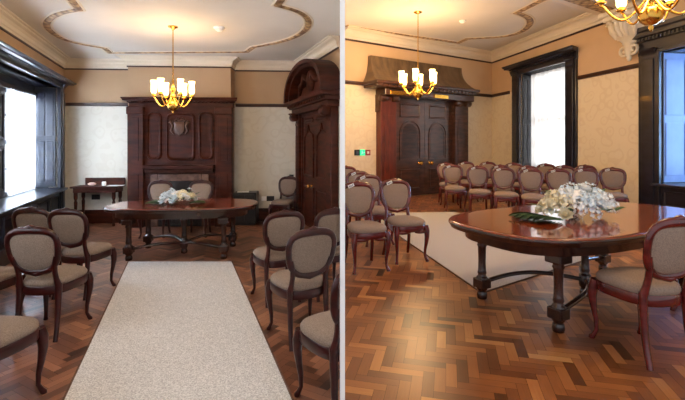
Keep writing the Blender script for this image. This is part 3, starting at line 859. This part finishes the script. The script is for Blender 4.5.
# ------------------------------------------------------------------ tables
def oval(a, b, n=64, e=3.0):
    pts = []
    for i in range(n):
        t = 2*PI*i/n; c_, s_ = math.cos(t), math.sin(t)
        pts.append((a*math.copysign(abs(c_)**(2/e), c_), b*math.copysign(abs(s_)**(2/e), s_)))
    return pts
def table(loc, rz, Lh, Wh, h, lx, ly, top_m, label, k=1.0, e=3.1):
    t = empty('oval_table', loc, rz); tag(t, label, 'table')
    o = MB(); rs = []
    for z, off in ((h-.01, -.004), (h-.003, -.004), (h, -.012), (h, -.06)):
        rs.append([(x, y, z) for x, y in oval(Lh+off, Wh+off, e=e)])
    o.loft(rs, True, True); o.obj('tabletop', top_m, t)
    o = MB(); rs = []
    for z, off in ((h-.062, -.03), (h-.058, -.012), (h-.042, -.008), (h-.034, 0), (h-.02, .006), (h-.0105, .003), (h-.0105, -.05)):
        rs.append([(x, y, z) for x, y in oval(Lh+off, Wh+off, e=e)])
    o.loft(rs, True, True); o.obj('edge_moulding', M['table_leg'], t)
    o = MB()
    o.loft([[(x, y, z) for x, y in oval(Lh-.13+q, Wh-.11+q, e=e)] for z, q in ((h-.15,-.005),(h-.143,0),(h-.075,0),(h-.0625,.01))], True, True); o.obj('apron', M['table_leg'], t)
    zs = .17*h/.75
    def turned():
        return [(.03,0),(.05*k,.004),(.056*k,.03),(.05*k,.06),(.04*k,.075),(.056*k,.085),(.064*k,.11),(.064*k,.19),(.056*k,.2),(.04*k,.215),(.05*k,.235),(.043*k,.26),(.04*k,h*.45),(.045*k,h-.27),(.056*k,h-.255),(.046*k,h-.24),(.06*k,h-.22),(.07*k,h-.16),(.07*k,h-.145)]
    for sx in (-1, 1):
        for sy in (-1, 1):
            o = MB(); o.lathe(turned(), 16, at=(sx*lx, sy*ly, 0))
            o.box(sx*lx-.07*k, sx*lx+.07*k, sy*ly-.07*k, sy*ly+.07*k, .1, .185, bev=.008)
            o.box(sx*lx-.085*k, sx*lx+.085*k, sy*ly-.085*k, sy*ly+.085*k, h-.225, h-.151, bev=.012)
            o.obj('leg', M['table_leg'], t)
            o = MB(); P = []
            for i in range(15):
                u = i/14; x = sx*lx*(1-u); y = sy*ly*(1-u)
                bow = math.sin(PI*u)*.10
                nx, ny = -sy*ly, sx*lx; nl = math.hypot(nx, ny)
                P.append((x+sx*sy*nx/nl*bow, y+sx*sy*ny/nl*bow, .145+.05*math.sin(PI*u)))
            o.tube(P, .03*k, 8, up=(0,0,1), flat=.8); o.obj('stretcher', M['table_leg'], t)
    o = MB(); o.lathe(turned()[:-2]+[(.06*k, h-.16), (.06*k, h-.151)], 16); o.obj('centre_leg', M['table_leg'], t)
    return t
TA = table((-2.25, 5.97, ZA), rad_(4.5), 1.02, .53, .705, .62, .34, M['table_a'], 'polished oval mahogany table before the fireplace in the left room', .82)
TB = table((2.24, 3.88, ZB), rad_(27), 1.34, .71, .74, .9, .38, M['table'], 'big glossy red-brown oval table on the parquet of the right room', .82)

# ------------------------------------------------------------------ flowers
def petal(o, c, ax, tilt, ln, wd, cup, M_=None):
    R_ = Matrix.Translation(c) @ Matrix.Rotation(ax, 4, 'Z') @ Matrix.Rotation(-tilt, 4, 'Y')
    vs = []; fs = []
    for i in range(4):
        u = i/3; w = wd*math.sin(PI*(.12+.8*u)**.9)
        for j in (-1, 0, 1): vs.append((ln*u, j*w, cup*(u*u+.6*j*j*u)))
    for i in range(3):
        for j in range(2): fs.append((i*3+j, i*3+j+1, (i+1)*3+j+1, (i+1)*3+j))
    o.add(vs, fs, True, (M_ @ R_) if M_ else R_)
def bloom_mesh(kind):
    o = MB()
    if kind == 'rose':
        for lay, (n, tl, ln) in enumerate(((4, 1.35, .6), (6, 1.0, .8), (8, .6, .95), (9, .15, 1.0))):
            for k in range(n): petal(o, (0,0,-.1), 2*PI*k/n+lay*.5, tl, ln, .42, .25)
        o.ball((0,0,.25), .28, 8, 6)
    elif kind == 'star':
        for k in range(6): petal(o, (0,0,0), 2*PI*k/6, .35, 1.0, .34, -.25)
        for k in range(5): petal(o, (0,0,.05), 2*PI*k/5+.4, .9, .6, .25, .1)
        o.ball((0,0,.1), .14, 8, 6)
    else:
        rr = random.Random(3)
        for k in range(16):
            th, ph = 2*PI*k*.618, math.acos(1-1.3*k/16)
            c = Vector((math.sin(ph)*math.cos(th), math.sin(ph)*math.sin(th), math.cos(ph)-.2))*.75
            q = Matrix.Translation(c) @ c.to_track_quat('Z', 'Y').to_matrix().to_4x4()
            for j in range(4): petal(o, (0,0,0), PI/2*j+.3*k, .2, .33, .15, .05, q)
    me = o.mesh('bloom'); return me
BM = {k: bloom_mesh(k) for k in ('rose', 'star', 'cluster')}
def leaf_obj(name, parent, ln, wd, p, rz, pitch, m):
    o = MB(); vs = []; fs = []
    for i in range(9):
        u = i/8; w = wd*math.sin(PI*u**.8)
        for j in (-1, 0, 1): vs.append((ln*u, j*w, -abs(j)*w*.25+.12*ln*math.sin(PI*u)))
    for i in range(8):
        for j in range(2): fs.append((i*3+j, i*3+j+1, i*3+j+4, i*3+j+3))
    o.add(vs, fs, True); q = o.obj(name, m, parent); q.location = p; q.rotation_euler = (0, -pitch, rz); return q
def fern(parent, p, rz, ln):
    o = MB(); o.tube([(0,0,.01), (ln*.5,0,.035), (ln,0,.012)], [.004,.003,.001], 5)
    n = 26
    for k in range(n):
        u = (k+1)/(n+1); L_ = .085*math.sin(PI*(.15+.85*u)**.8)+.012
        for s_ in (-1, 1):
            c = Vector((ln*u, 0, .012+.09*u*(1-u)))
            o.add([c, c+Vector((L_*.7, s_*L_*.5, .012)), c+Vector((L_*.8, s_*L_*.8, -.004)), c+Vector((L_*.1, s_*L_*.5, .004))], [(0,1,2,3)], True)
    q = o.obj('fern_frond', M['leaf'], parent); q.location = p; q.rotation_euler = (0, 0, rz); return q
def bouquet(loc, rz, ax, ay, az, lab, seed, cols, nb, fl, fd):
    rr = random.Random(seed)
    t = empty('flower_arrangement', loc, rz); tag(t, lab, 'flowers')
    for k in range(nb):
        th = 2*PI*k*.618+rr.uniform(-.3, .3); q = math.sqrt((k+.5)/nb)
        x, y = ax*q*math.cos(th), ay*q*math.sin(th)
        z = .035+az*math.sqrt(max(0, 1-q*q))*rr.uniform(.7, 1.05)
        kind, m, sz = cols(x/ax, rr)
        z = max(z, sz*1.1)
        me = BM[kind].copy(); me.materials.clear(); me.materials.append(M[m])
        b = bpy.data.objects.new('bloom', me); COL.objects.link(b); b.parent = t
        b.location = (x, y, z); sz *= 1.22; b.scale = (sz, sz, sz)
        nv = Vector((x/ax*.9+rr.uniform(-.2,.2), y/ay*.9+rr.uniform(-.2,.2), .7))
        b.rotation_euler = nv.to_track_quat('Z', 'Y').to_euler()
    for k in range(22):
        q = .95 if k < 14 else .55
        th = 2*PI*k/14+rr.uniform(-.15,.15)
        leaf_obj('leaf', t, rr.uniform(.09,.14), .022, (ax*q*math.cos(th), ay*q*math.sin(th), (.05 if q > .9 else az*.78)+rr.uniform(0,.05)), th+rr.uniform(-.4,.4), rr.uniform(.0,.5), M['leaf'])
    for k in range(5):
        x, y = rr.uniform(-.5,.7)*ax, rr.uniform(-.4,.4)*ay
        o = MB(); o.tube([(x,y,az*.8),(x*1.05,y,az+.03),(x*1.1,y*1.05,az+.075)], .003, 5); st = o.obj('sprig', M['stem'], t)
        me = BM['star'].copy(); me.materials.clear(); me.materials.append(M['petal_b'])
        b = bpy.data.objects.new('bloom', me); COL.objects.link(b); b.parent = st; b.location = (x*1.1, y*1.05, az+.08); b.scale = (.028,)*3
    for i, (dx, dy, a_) in enumerate(fd): fern(t, (dx, dy, .006), a_, fl)
    return t
def colB(u, rr):
    if u < -.5: return ('rose', 'petal_c', rr.uniform(.042,.058)) if rr.random() < .55 else ('cluster', 'petal_c', .055)
    return rr.choice([('rose', 'petal_w', .052), ('star', 'petal_w', .058), ('cluster', 'petal_b', .06), ('cluster', 'petal_w', .06)])
def colA(u, rr):
    if u > .15: return rr.choice([('rose', 'petal_c', .05), ('cluster', 'petal_c', .05), ('rose', 'petal_w', .045)])
    return rr.choice([('cluster', 'petal_b', .055), ('star', 'petal_w', .05), ('rose', 'petal_b', .05)])
pB = onz(577, 218, ZB+.741); 
bouquet((pB.x, pB.y, ZB+.741), rad_(14), .35, .21, .22, 'white and cream flower arrangement on the glossy table, right room', 4, colB, 70, .34,
        [(-.25, -.03, PI-.05), (-.27, .03, PI-.3), (-.24, -.09, PI+.22), (-.26, 0, PI-.16), (-.24, -.06, PI+.1)])
bouquet((aty(176.5, 5.87).x, 5.9, .706), rad_(6), .23, .15, .13, 'small blue-white and cream flower arrangement on the oval table, left room', 9, colA, 36, .24,
        [(-.16, -.05, PI+.1), (-.15, 0, PI-.25), (.15, -.02, -.1)])

# ------------------------------------------------------------------ carpets
def carpet(c, z, m, lab):
    t = empty('carpet_runner', (c[0][0], c[0][1], z)); tag(t, lab, 'carpet')
    P = [Vector((p[0]-c[0][0], p[1]-c[0][1])) for p in c]
    o = MB(); o.prism([(p.x, p.y) for p in P], .001, .012); o.obj('pile', m, t)
    ctr = sum(P, Vector((0,0)))/4
    o = MB()
    for i in range(4):
        a, b = P[i], P[(i+1) % 4]; n_ = (b-a).normalized(); n_ = Vector((n_.y, -n_.x))
        if n_.dot(a-ctr) < 0: n_ = -n_
        e = (b-a).normalized()*.012
        o.prism([tuple(a-e), tuple(b+e), tuple(b+e+n_*.014), tuple(a-e+n_*.014)], .001, .011)
    o.obj('binding', M['carpet_edge'], t)
    return t
carpet([(-2.80, 5.50), (-1.455, 5.50), (-.16, 2.15), (-1.53, 2.15)], ZA, M['carpet'], 'long pale grey carpet runner up the aisle of the left room')
carpet([(1.31, 3.946), (3.0, 5.11), (2.3, 8.6), (.48, 8.45)], ZB, M['carpet_b'], 'wide pale beige carpet running from the table to the double door')

# ------------------------------------------------------------------ chandeliers
def chandelier(loc, drop, R, lab, k=1.0, n=6, a0=.3):
    """loc is the ceiling point; drop to the centre of the body"""
    t = empty('chandelier', loc, a0); tag(t, lab, 'chandelier')
    o = MB(); o.lathe([(.001,0),(.075*k,-.001),(.07*k,-.015),(.03*k,-.03),(.012,-.05),(.001,-.05)], 18); o.obj('ceiling_rose', M['brass'], t)
    o = MB(); o.tube([(0,0,-.04),(0,0,-drop+.3*k)], .008*k, 8); o.obj('rod', M['brass'], t)
    c = -drop
    o = MB(); o.lathe([(.001,c-.2*k),(.012*k,c-.19*k),(.02*k,c-.165*k),(.012*k,c-.15*k),(.04*k,c-.145*k),(.075*k,c-.115*k),(.09*k,c-.075*k),(.078*k,c-.03*k),(.04*k,c-.002*k),(.02*k,c+.01*k),(.032*k,c+.035*k),(.05*k,c+.06*k),(.032*k,c+.09*k),(.016*k,c+.12*k),(.028*k,c+.15*k),(.038*k,c+.18*k),(.02*k,c+.215*k),(.012*k,c+.26*k),(.014*k,c+.31*k),(.001,c+.32*k)], 18)
    o.obj('stem', M['brass'], t)
    for i in range(n):
        a = 2*PI*i/n; d_ = Vector((math.cos(a), math.sin(a), 0))
        P = []
        for j in range(15):
            u = j/14
            rr = R*(.1+.9*u**.9)
            zz = c+.05*k-.15*k*math.sin(PI*min(1, u*1.05))*(1-.2*u)
            P.append(d_*rr+Vector((0,0,zz)))
        P.append(d_*R+Vector((0,0,c+.065*k)))
        o = MB(); o.tube(P, .0095*k, 8); ar = o.obj('arm', M['brass'], t)
        b = d_*R+Vector((0,0,c+.06*k))
        o = MB(); o.lathe([(.001,0),(.03*k,.003),(.045*k,.015),(.03*k,.022),(.024*k,.045),(.001,.046)], 12, at=b); o.obj('drip_cup', M['brass'], ar)
        o = MB(); q = b+Vector((0,0,.047))
        o.lathe([(.028*k,0),(.039*k,.02*k),(.042*k,.07*k),(.04*k,.14*k),(.048*k,.195*k),(.045*k,.195*k),(.037*k,.14*k),(.039*k,.07*k),(.036*k,.022*k),(.026*k,.003)], 14, at=q)
        o.obj('glass_shade', M['shade'], ar)
    return t
def lamp(name, loc, power, col, rad=.12, parent=None):
    l = bpy.data.lights.new(name, 'POINT'); l.energy = power; l.color = col; l.shadow_soft_size = rad
    o = bpy.data.objects.new(name, l); COL.objects.link(o); o.location = loc
    return o
WARM = (1, .66, .33)
cA = onz(173, 26.5, HA)
dropA = HA-(CZ-(101-HY)/F*cA.y)
chandelier((cA.x, cA.y, HA), dropA, .25, 'lit brass chandelier hanging before the fireplace in the left room', .92, 6, .25)
cB = onz(418, 12, HB+ZB)
dropB = HB+ZB-(CZ-(89-HY)/F*cB.y)
chandelier((cB.x, cB.y, HB+ZB), dropB, .37, 'whole lit brass chandelier hanging in front of the double door', 1.25, 6, .2)
yC = 3.9
pC = aty(651, yC); zC = CZ-(6-HY)/F*yC
chandelier((pC.x, pC.y, HB+ZB), HB+ZB-zC, .40, 'near brass chandelier cut off by the top of the frame, upper right', 1.2, 6, .55)
chandelier((-1.25, 2.2, HA), .7, .25, 'brass chandelier over the near end of the left room aisle, unseen above the frame', .92, 6, .1)  # second chandelier as in the right room, unseen, added to light chairs and carpet
lamp('lamp_chandelier', (-1.25, 2.2, HA-.5), 36, (1, .84, .66), .25)  # lamp of the added, unseen chandelier
lamp('lamp_chandelier', (cA.x, cA.y, HA-dropA+.25), 24, WARM, .22)
lamp('lamp_chandelier', (cB.x, cB.y, HB+ZB-dropB+.4), 75, WARM, .3)
lamp('lamp_chandelier', (pC.x, pC.y, zC+.4), 60, WARM, .3)

# ------------------------------------------------------------------ fireplace
r = empty('fireplace', WB.w(0, BD), WB.rot); tag(r, 'tall dark carved mahogany fireplace with overmantel on the chimney breast', 'fireplace')
fx = lambda px, py=None, d=0: WB.px(px, py, BD-.1+d)
f0, f1 = fx(128.5), fx(232.5)
zt = fx(180, 103)[1]; zsh = fx(180, 166)[1]
o = MB(); o.box(f0, f1, -.08, -.001, 0, zt); o.obj('backing_panel', M['oak_dark'], r)
ez = fx(180, 97, -.12)[1]
o = MB(); entab(o, f0-.0, f1+.0, zt-.08, ez, .2); o.obj('mantel_cornice', M['oak_dark'], r)
for a, b in ((f0, fx(144.5)), (fx(216), f1)):
    o = MB(); o.box(a, b, -.16, -.08, 0, zt-.08, bev=.012); o.box(a-.01, b+.01, -.19, -.08, 0, .2, bev=.012); o.box(a-.01, b+.01, -.19, -.08, zt-.22, zt-.08, bev=.012)
    o.box(a+.08, b-.08, -.172, -.16, .3, zsh-.15, bev=.006); o.box(a+.08, b-.08, -.172, -.16, zsh+.1, zt-.28, bev=.006)
    o.obj('pilaster', M['oak_dark'], r)
for (pa, pb, ya, yb_) in ((146.5, 161.5, 160, 112), (166, 195, 161, 113), (198.5, 213.5, 160, 112)):
    o = MB(); x0, x1 = fx(pa), fx(pb); z0, z1 = fx(pa, ya)[1], fx(pa, yb_)[1]
    # rounded-corner moulding around a sunk field
    def rr_(m, rad=.09):
        pts = []
        for cx_, cz_, a_ in ((x1-m-rad, z1-m-rad, 0), (x0+m+rad, z1-m-rad, PI/2), (x0+m+rad, z0+m+rad, PI), (x1-m-rad, z0+m+rad, 3*PI/2)):
            for k in range(5): pts.append((cx_+rad*math.cos(a_+PI/2*k/4), cz_+rad*math.sin(a_+PI/2*k/4)))
        return pts
    o.loft([[(x, -.081, z) for x, z in rr_(0)], [(x, -.115, z) for x, z in rr_(.01)], [(x, -.12, z) for x, z in rr_(.025)], [(x, -.095, z) for x, z in rr_(.045)], [(x, -.09, z) for x, z in rr_(.06)]], True, False)
    o.obj('overmantel_panel', M['oak_dark'], r)
# carved shield with supporters
cx_, cz_ = fx(180, 128)
o = MB(); K = .85
sh = [(x*K, z*K) for x, z in [(-.11,.14),(.11,.14),(.12,.0),(.09,-.11),(0,-.18),(-.09,-.11),(-.12,.0)]]
o.loft([[(cx_+x, -.1, cz_+z) for x, z in sh], [(cx_+x*.95, -.145, cz_+z*.95) for x, z in sh], [(cx_+x*.6, -.15, cz_+z*.6) for x, z in sh]], True, False)
for s_ in (-1, 1):
    o.tube([(cx_+s_*.1, -.12, cz_-.12), (cx_+s_*.15, -.13, cz_-.05), (cx_+s_*.12, -.135, cz_+.04), (cx_+s_*.16, -.13, cz_+.12), (cx_+s_*.2, -.12, cz_+.1)], [.012,.026,.022,.028,.01], 8)
    o.tube([(cx_+s_*.1, -.12, cz_+.14), (cx_+s_*.05, -.13, cz_+.17), (cx_, -.13, cz_+.14)], [.01,.02,.015], 8)
o.obj('carved_crest', M['crest'], r)
o = MB(); o.box(fx(145), fx(215.5), -.26, -.08, zsh-.05, zsh+.02, bev=.015); o.box(fx(146), fx(214.5), -.2, -.08, zsh-.12, zsh-.05, bev=.015); o.obj('mantel_shelf', M['oak_dark'], r)
m0, m1 = fx(151), fx(209); zm = fx(180, 174)[1]
o = MB(); o.box(m0, m0+.13, -.13, -.08, 0, zm, bev=.008); o.box(m1-.13, m1, -.13, -.08, 0, zm, bev=.008); o.box(m0+.13, m1-.13, -.13, -.08, zm-.13, zm, bev=.008)
o.obj('marble_slip', M['marble'], r)
o = MB(); o.box(m0+.13, m1-.13, -.1, -.081, 0, zm-.13); 
for k in range(9):
    xx = m0+.25+(m1-m0-.5)*k/8; o.box(xx-.01, xx+.01, -.17, -.15, .06, .34)
o.box(m0+.2, m1-.2, -.18, -.14, .32, .35); o.box(m0+.2, m1-.2, -.18, -.14, .03, .07)
o.obj('firebox_grate', M['soot'], r)

# ------------------------------------------------------------------ console table and small things, left room
x0, x1 = WB.px(70, d=-.4), WB.px(122, d=-.2)
x1 = min(x1, s0-.08); x0 = max(x0, .16)
zt = WB.px(95, 186, d=-.3)[1]
r = empty('console_table', WB.w((x0+x1)/2, -.24), WB.rot); tag(r, 'dark wooden side table with upstand against the back wall near the window', 'side table')
hw = (x1-x0)/2
o = MB(); o.box(-hw, hw, -.18, .19, zt-.035, zt, bev=.008); o.obj('tabletop', M['oak_dark'], r)
o = MB(); o.box(-hw+.1, hw, .16, .19, zt, zt+.14, bev=.008); o.obj('upstand', M['oak_dark'], r)
o = MB(); o.box(-hw+.04, hw-.04, -.14, .17, zt-.12, zt-.036); o.obj('frieze_rail', M['oak_dark'], r)
for sx in (-1, 1):
    for sy in (-.12, .14):
        o = MB(); o.lathe([(.02,0),(.026,.02),(.018,.06),(.024,zt*.4),(.03,zt-.3),(.02,zt-.27),(.034,zt-.22),(.034,zt-.12)], 12, at=(sx*(hw-.08), sy, 0)); o.obj('leg', M['oak_dark'], r)
# crumpled paper and a small box on the side table
p = WB.w((x0+x1)/2+.0, -.27, zt)
o = MB(); rr = random.Random(2)
rs = []
for i in range(1, 7):
    a = PI*i/7-PI/2
    rs.append([((.07+rr.uniform(-.012,.012))*math.cos(a)*math.cos(2*PI*k/10), (.05+rr.uniform(-.01,.01))*math.cos(a)*math.sin(2*PI*k/10), .034+.034*math.sin(a)) for k in range(10)])
o.loft(rs, True, False); q = o.obj('tissue', M['pink'], None, WB.w((x0+x1)/2-.1, -.27, zt+.001), .3)
tag(q, 'crumpled pinkish tissue lying on the side table near the window', 'tissue')
o = MB(); o.lathe([(.03,0),(.036,.005),(.036,.07),(.03,.078),(.001,.08)], 14); q = o.obj('cup', M['paper'], None, WB.w((x0+x1)/2+.12, -.26, zt+.001))
tag(q, 'small white cup beside the tissue on the side table', 'cup')
o = MB(); o.box(-.14, .14, -.09, .09, 0, .006, bev=.002); q = o.obj('paper_sheet', M['paper'], None, WB.w((x0+x1)/2+.34, -.26, zt+.001), WB.rot+.2)
tag(q, 'sheet of white paper lying flat on the side table', 'paper')
def socket(W, px, py, wd, hh, m, lab, d=0, cat='socket', nm='wall_socket'):
    x, z = W.px(px, py)
    r = empty(nm, W.w(x, -.001, z), W.rot); tag(r, lab, cat)
    o = MB(); o.box(-wd/2, wd/2, -.012, 0, -hh/2, hh/2, bev=.004); o.obj('plate', m, r)
    o = MB()
    for s_ in (-1, 1): o.box(s_*wd*.25-wd*.09, s_*wd*.25+wd*.09, -.017, -.012, -hh*.2, hh*.2, bev=.002)
    o.obj('switch', m, r); return r
socket(WB, 96, 197, .16, .1, M['black'], 'black double wall socket under the side table')
socket(WB, 291.5, 177, .09, .1, M['black'], 'black switch plate on the back wall above the lone chair', cat='switch', nm='wall_switch')
socket(WB, 264, 198.5, .1, .09, M['paper'], 'white wall socket between the black cabinet and lone chair')
socket(WB, 270.5, 198.5, .15, .1, M['black'], 'black wall socket just behind the lone chair seat')
# black cabinet
x0, x1 = WB.px(233.5, d=-.3), WB.px(257, d=-.3)
x0 = max(x0, s1+.06)
zt = WB.px(245, 192, d=-.3)[1]
r = empty('cabinet', WB.w((x0+x1)/2, -.26), WB.rot); tag(r, 'low black cabinet against the back wall right of the fireplace', 'cabinet')
hw = (x1-x0)/2
o = MB(); o.box(-hw, hw, -.16, .2, .04, zt, bev=.01); o.box(-hw+.03, hw-.03, -.13, .18, 0, .04); o.obj('body', M['black'], r)
for s_ in (-1, 1):
    o = MB(); xa, xb = (-hw+.02, -.005) if s_ < 0 else (.005, hw-.02)
    o.box(xa, xb, -.178, -.16, .07, zt-.04, bev=.005); dd = o.obj('door', M['black'], r)
    o = MB(); o.tube([(s_*.03, -.178, zt*.55), (s_*.03, -.2, zt*.57), (s_*.03, -.2, zt*.67), (s_*.03, -.178, zt*.69)], .005, 6); o.obj('handle', M['brass'], dd)
o = MB(); o.box(-.11, .11, -.08, .08, 0, .012, bev=.003); q = o.obj('leaflet', M['paper'], None, WB.w((x0+x1)/2-.05, -.3, zt+.001), WB.rot+.15)
tag(q, 'white leaflet lying on top of the low black cabinet', 'leaflet')
# smoke detectors
def detector(p, lab):
    r = empty('smoke_detector', p); tag(r, lab, 'smoke detector')
    o = MB(); o.lathe([(.001,0),(.075,0),(.075,-.02),(.06,-.026),(.001,-.026)], 20); o.obj('base', M['white'], r)
    o = MB(); o.lathe([(.05,-.026),(.052,-.045),(.035,-.058),(.001,-.06)], 20); o.obj('sensor_cap', M['white'], r)
p = onz(219, 27, HA); detector((p.x, p.y, HA), 'round white smoke detector on the left room ceiling')
p = onz(462.5, 20.5, HB+ZB); detector((p.x, p.y, HB+ZB), 'round white smoke detector on the right room ceiling')
# call point, exit sign, alarm on the right room's door wall
for (px, m, lab, cat, nm, em) in ((356.8, 'black', 'small black control plate left of the green exit sign', 'switch', 'control_plate', 0),
                              (362, 'green', 'small green illuminated exit sign on the cream wall by the door', 'sign', 'exit_sign', 1),
                              (367.4, 'red', 'small dull red alarm box right of the green exit sign', 'alarm', 'alarm_box', 0)):
    x, z = WD.px(px, 152.5)
    r = empty(nm, WD.w(x, -.001, z), WD.rot); tag(r, lab, cat)
    o = MB(); o.box(-.075, .075, -.03, 0, -.07, .07, bev=.008); o.obj('housing', M[m], r)
    if em:
        # running figure and arrow
        o = MB(); y = -.034
        o.lathe([(.001,0),(.011,0),(.011,.004),(.001,.004)], 10, Matrix.Translation((-.018, -.03, .038)) @ Matrix.Rotation(PI/2, 4, 'X'))
        o.slab([(-.03,.022),(-.01,.026),(-.006,-.004),(-.022,-.006)], -.034, -.0302)
        o.slab([(-.022,-.004),(-.012,-.004),(-.03,-.045),(-.042,-.042)], -.034, -.0302); o.slab([(-.014,-.004),(-.004,-.006),(.012,-.03),(.0,-.036)], -.034, -.0302)
        o.slab([(.02,.005),(.045,.005),(.045,.016),(.064,0),(.045,-.016),(.045,-.005),(.02,-.005)], -.034, -.0302)
        o.obj('pictogram', M['white'], r)
    else:
        o = MB(); o.box(-.03, .03, -.036, -.03, -.03, .03, bev=.004); o.obj('button', M['paper'] if m == 'red' else M['ink'], r)
# white plaster corbel under the beam
xc = WS.px(633)
zc1, zc0 = HB-.2, WS.px(636, 61)[1]
r = empty('corbel', WS.w(xc, 0, 0), WS.rot); tag(r, 'ornate white plaster corbel on the wall carrying the ceiling beam', 'corbel')
hC = zc1-zc0
o = MB(); w2 = .36
o.box(-w2-.06, w2+.06, -.42, -.001, zc1-.1, zc1-.001, bev=.03); o.box(-w2, w2, -.36, -.001, zc1-.2, zc1-.1, bev=.03); o.obj('abacus', M['corbel'], r)
o = MB(); rs = []
for u, a, d_ in ((0,.32,.34),(.1,.35,.36),(.22,.34,.33),(.34,.27,.24),(.42,.19,.16),(.46,.16,.13)):
    z = zc1-.2-u*hC*1.0
    rs.append([(a*math.cos(PI*k/12), -.001-d_*math.sin(PI*k/12), z) for k in range(13)])
o.loft(rs, True, True)
for k in range(7):
    a = PI*(k+.5)/7; P = []
    for u, q_, d_ in ((.34,.26,.25),(.2,.33,.34),(.08,.36,.37),(.03,.4,.42),(.07,.43,.45)):
        P.append((q_*math.cos(a), -.01-d_*math.sin(a), zc1-.2-u*hC))
    o.tube(P, [.03,.05,.045,.035,.02], 6)
o.obj('acanthus_bell', M['corbel'], r)
o = MB(); zq = zc1-.2-.46*hC
for s_ in (-1, 1):
    P = [(s_*.05, -.08, zq)]
    for k in range(14):
        t = k/13*2.6*PI; q_ = .12*(1-k/16)
        P.append((s_*(.11+q_*math.cos(t+PI)), -.1, zq-.12+q_*math.sin(t+PI)))
    o.tube(P, [.03]*len(P), 6)
o.lathe([(.001,zc0),(.03,zc0+.02),(.05,zc0+.07),(.035,zc0+.1),(.07,zc0+.15),(.09,zq-.05),(.12,zq)], 12, at=(0,-.09,0))
o.obj('scroll_pendant', M['corbel'], r)

# ------------------------------------------------------------------ light
def daylight(W, x0, x1, z0, z1, out, power, col, name):
    l = bpy.data.lights.new(name, 'AREA'); l.shape = 'RECTANGLE'; l.size = (x1-x0)*1.1; l.size_y = (z1-z0)*1.1; l.energy = power; l.color = col
    o = bpy.data.objects.new(name, l); COL.objects.link(o)
    o.location = W.w((x0+x1)/2, out, (z0+z1)/2)
    o.rotation_euler = (-W.a).to_track_quat('-Z', 'Y').to_euler()
    return o
daylight(WL, wl0, wl1, WZ0, WZ1, rA+.4, 270, (.72, .86, 1), 'daylight_window')
daylight(WS, W1[0], W1[1], B1Z0, B1Z1, r1+.4, 22, (.9, .95, 1), 'daylight_window')
daylight(WS, W2[0], W2[1], B2Z0, B2Z1, 1.4, 110, (.3, .56, 1), 'daylight_window')

daylight(WL, V0, V1, WZ0, WZ1, rA+.4, 34, (.85, .92, 1), 'daylight_window')  # daylight through the added, unseen window
w = bpy.data.worlds.new('World'); S.world = w; w.use_nodes = True
bg = w.node_tree.nodes['Background']; bg.inputs[0].default_value = (.93, .95, 1, 1); bg.inputs[1].default_value = .48

# ------------------------------------------------------------------ camera
cam = bpy.data.cameras.new('Camera'); co = bpy.data.objects.new('Camera', cam); COL.objects.link(co)
co.location = (0, 0, CZ); co.rotation_euler = (PI/2, 0, 0)
cam.sensor_width = 36; cam.lens = F*36/685; cam.shift_y = -(200-HY)/685
cam.clip_start = .05
S.camera = co
S.view_settings.view_transform = 'Standard'; S.view_settings.look = 'None'
S.view_settings.exposure = 1.0; S.view_settings.gamma = 1
S.cycles.use_denoising = True
S.cycles.max_bounces = 8
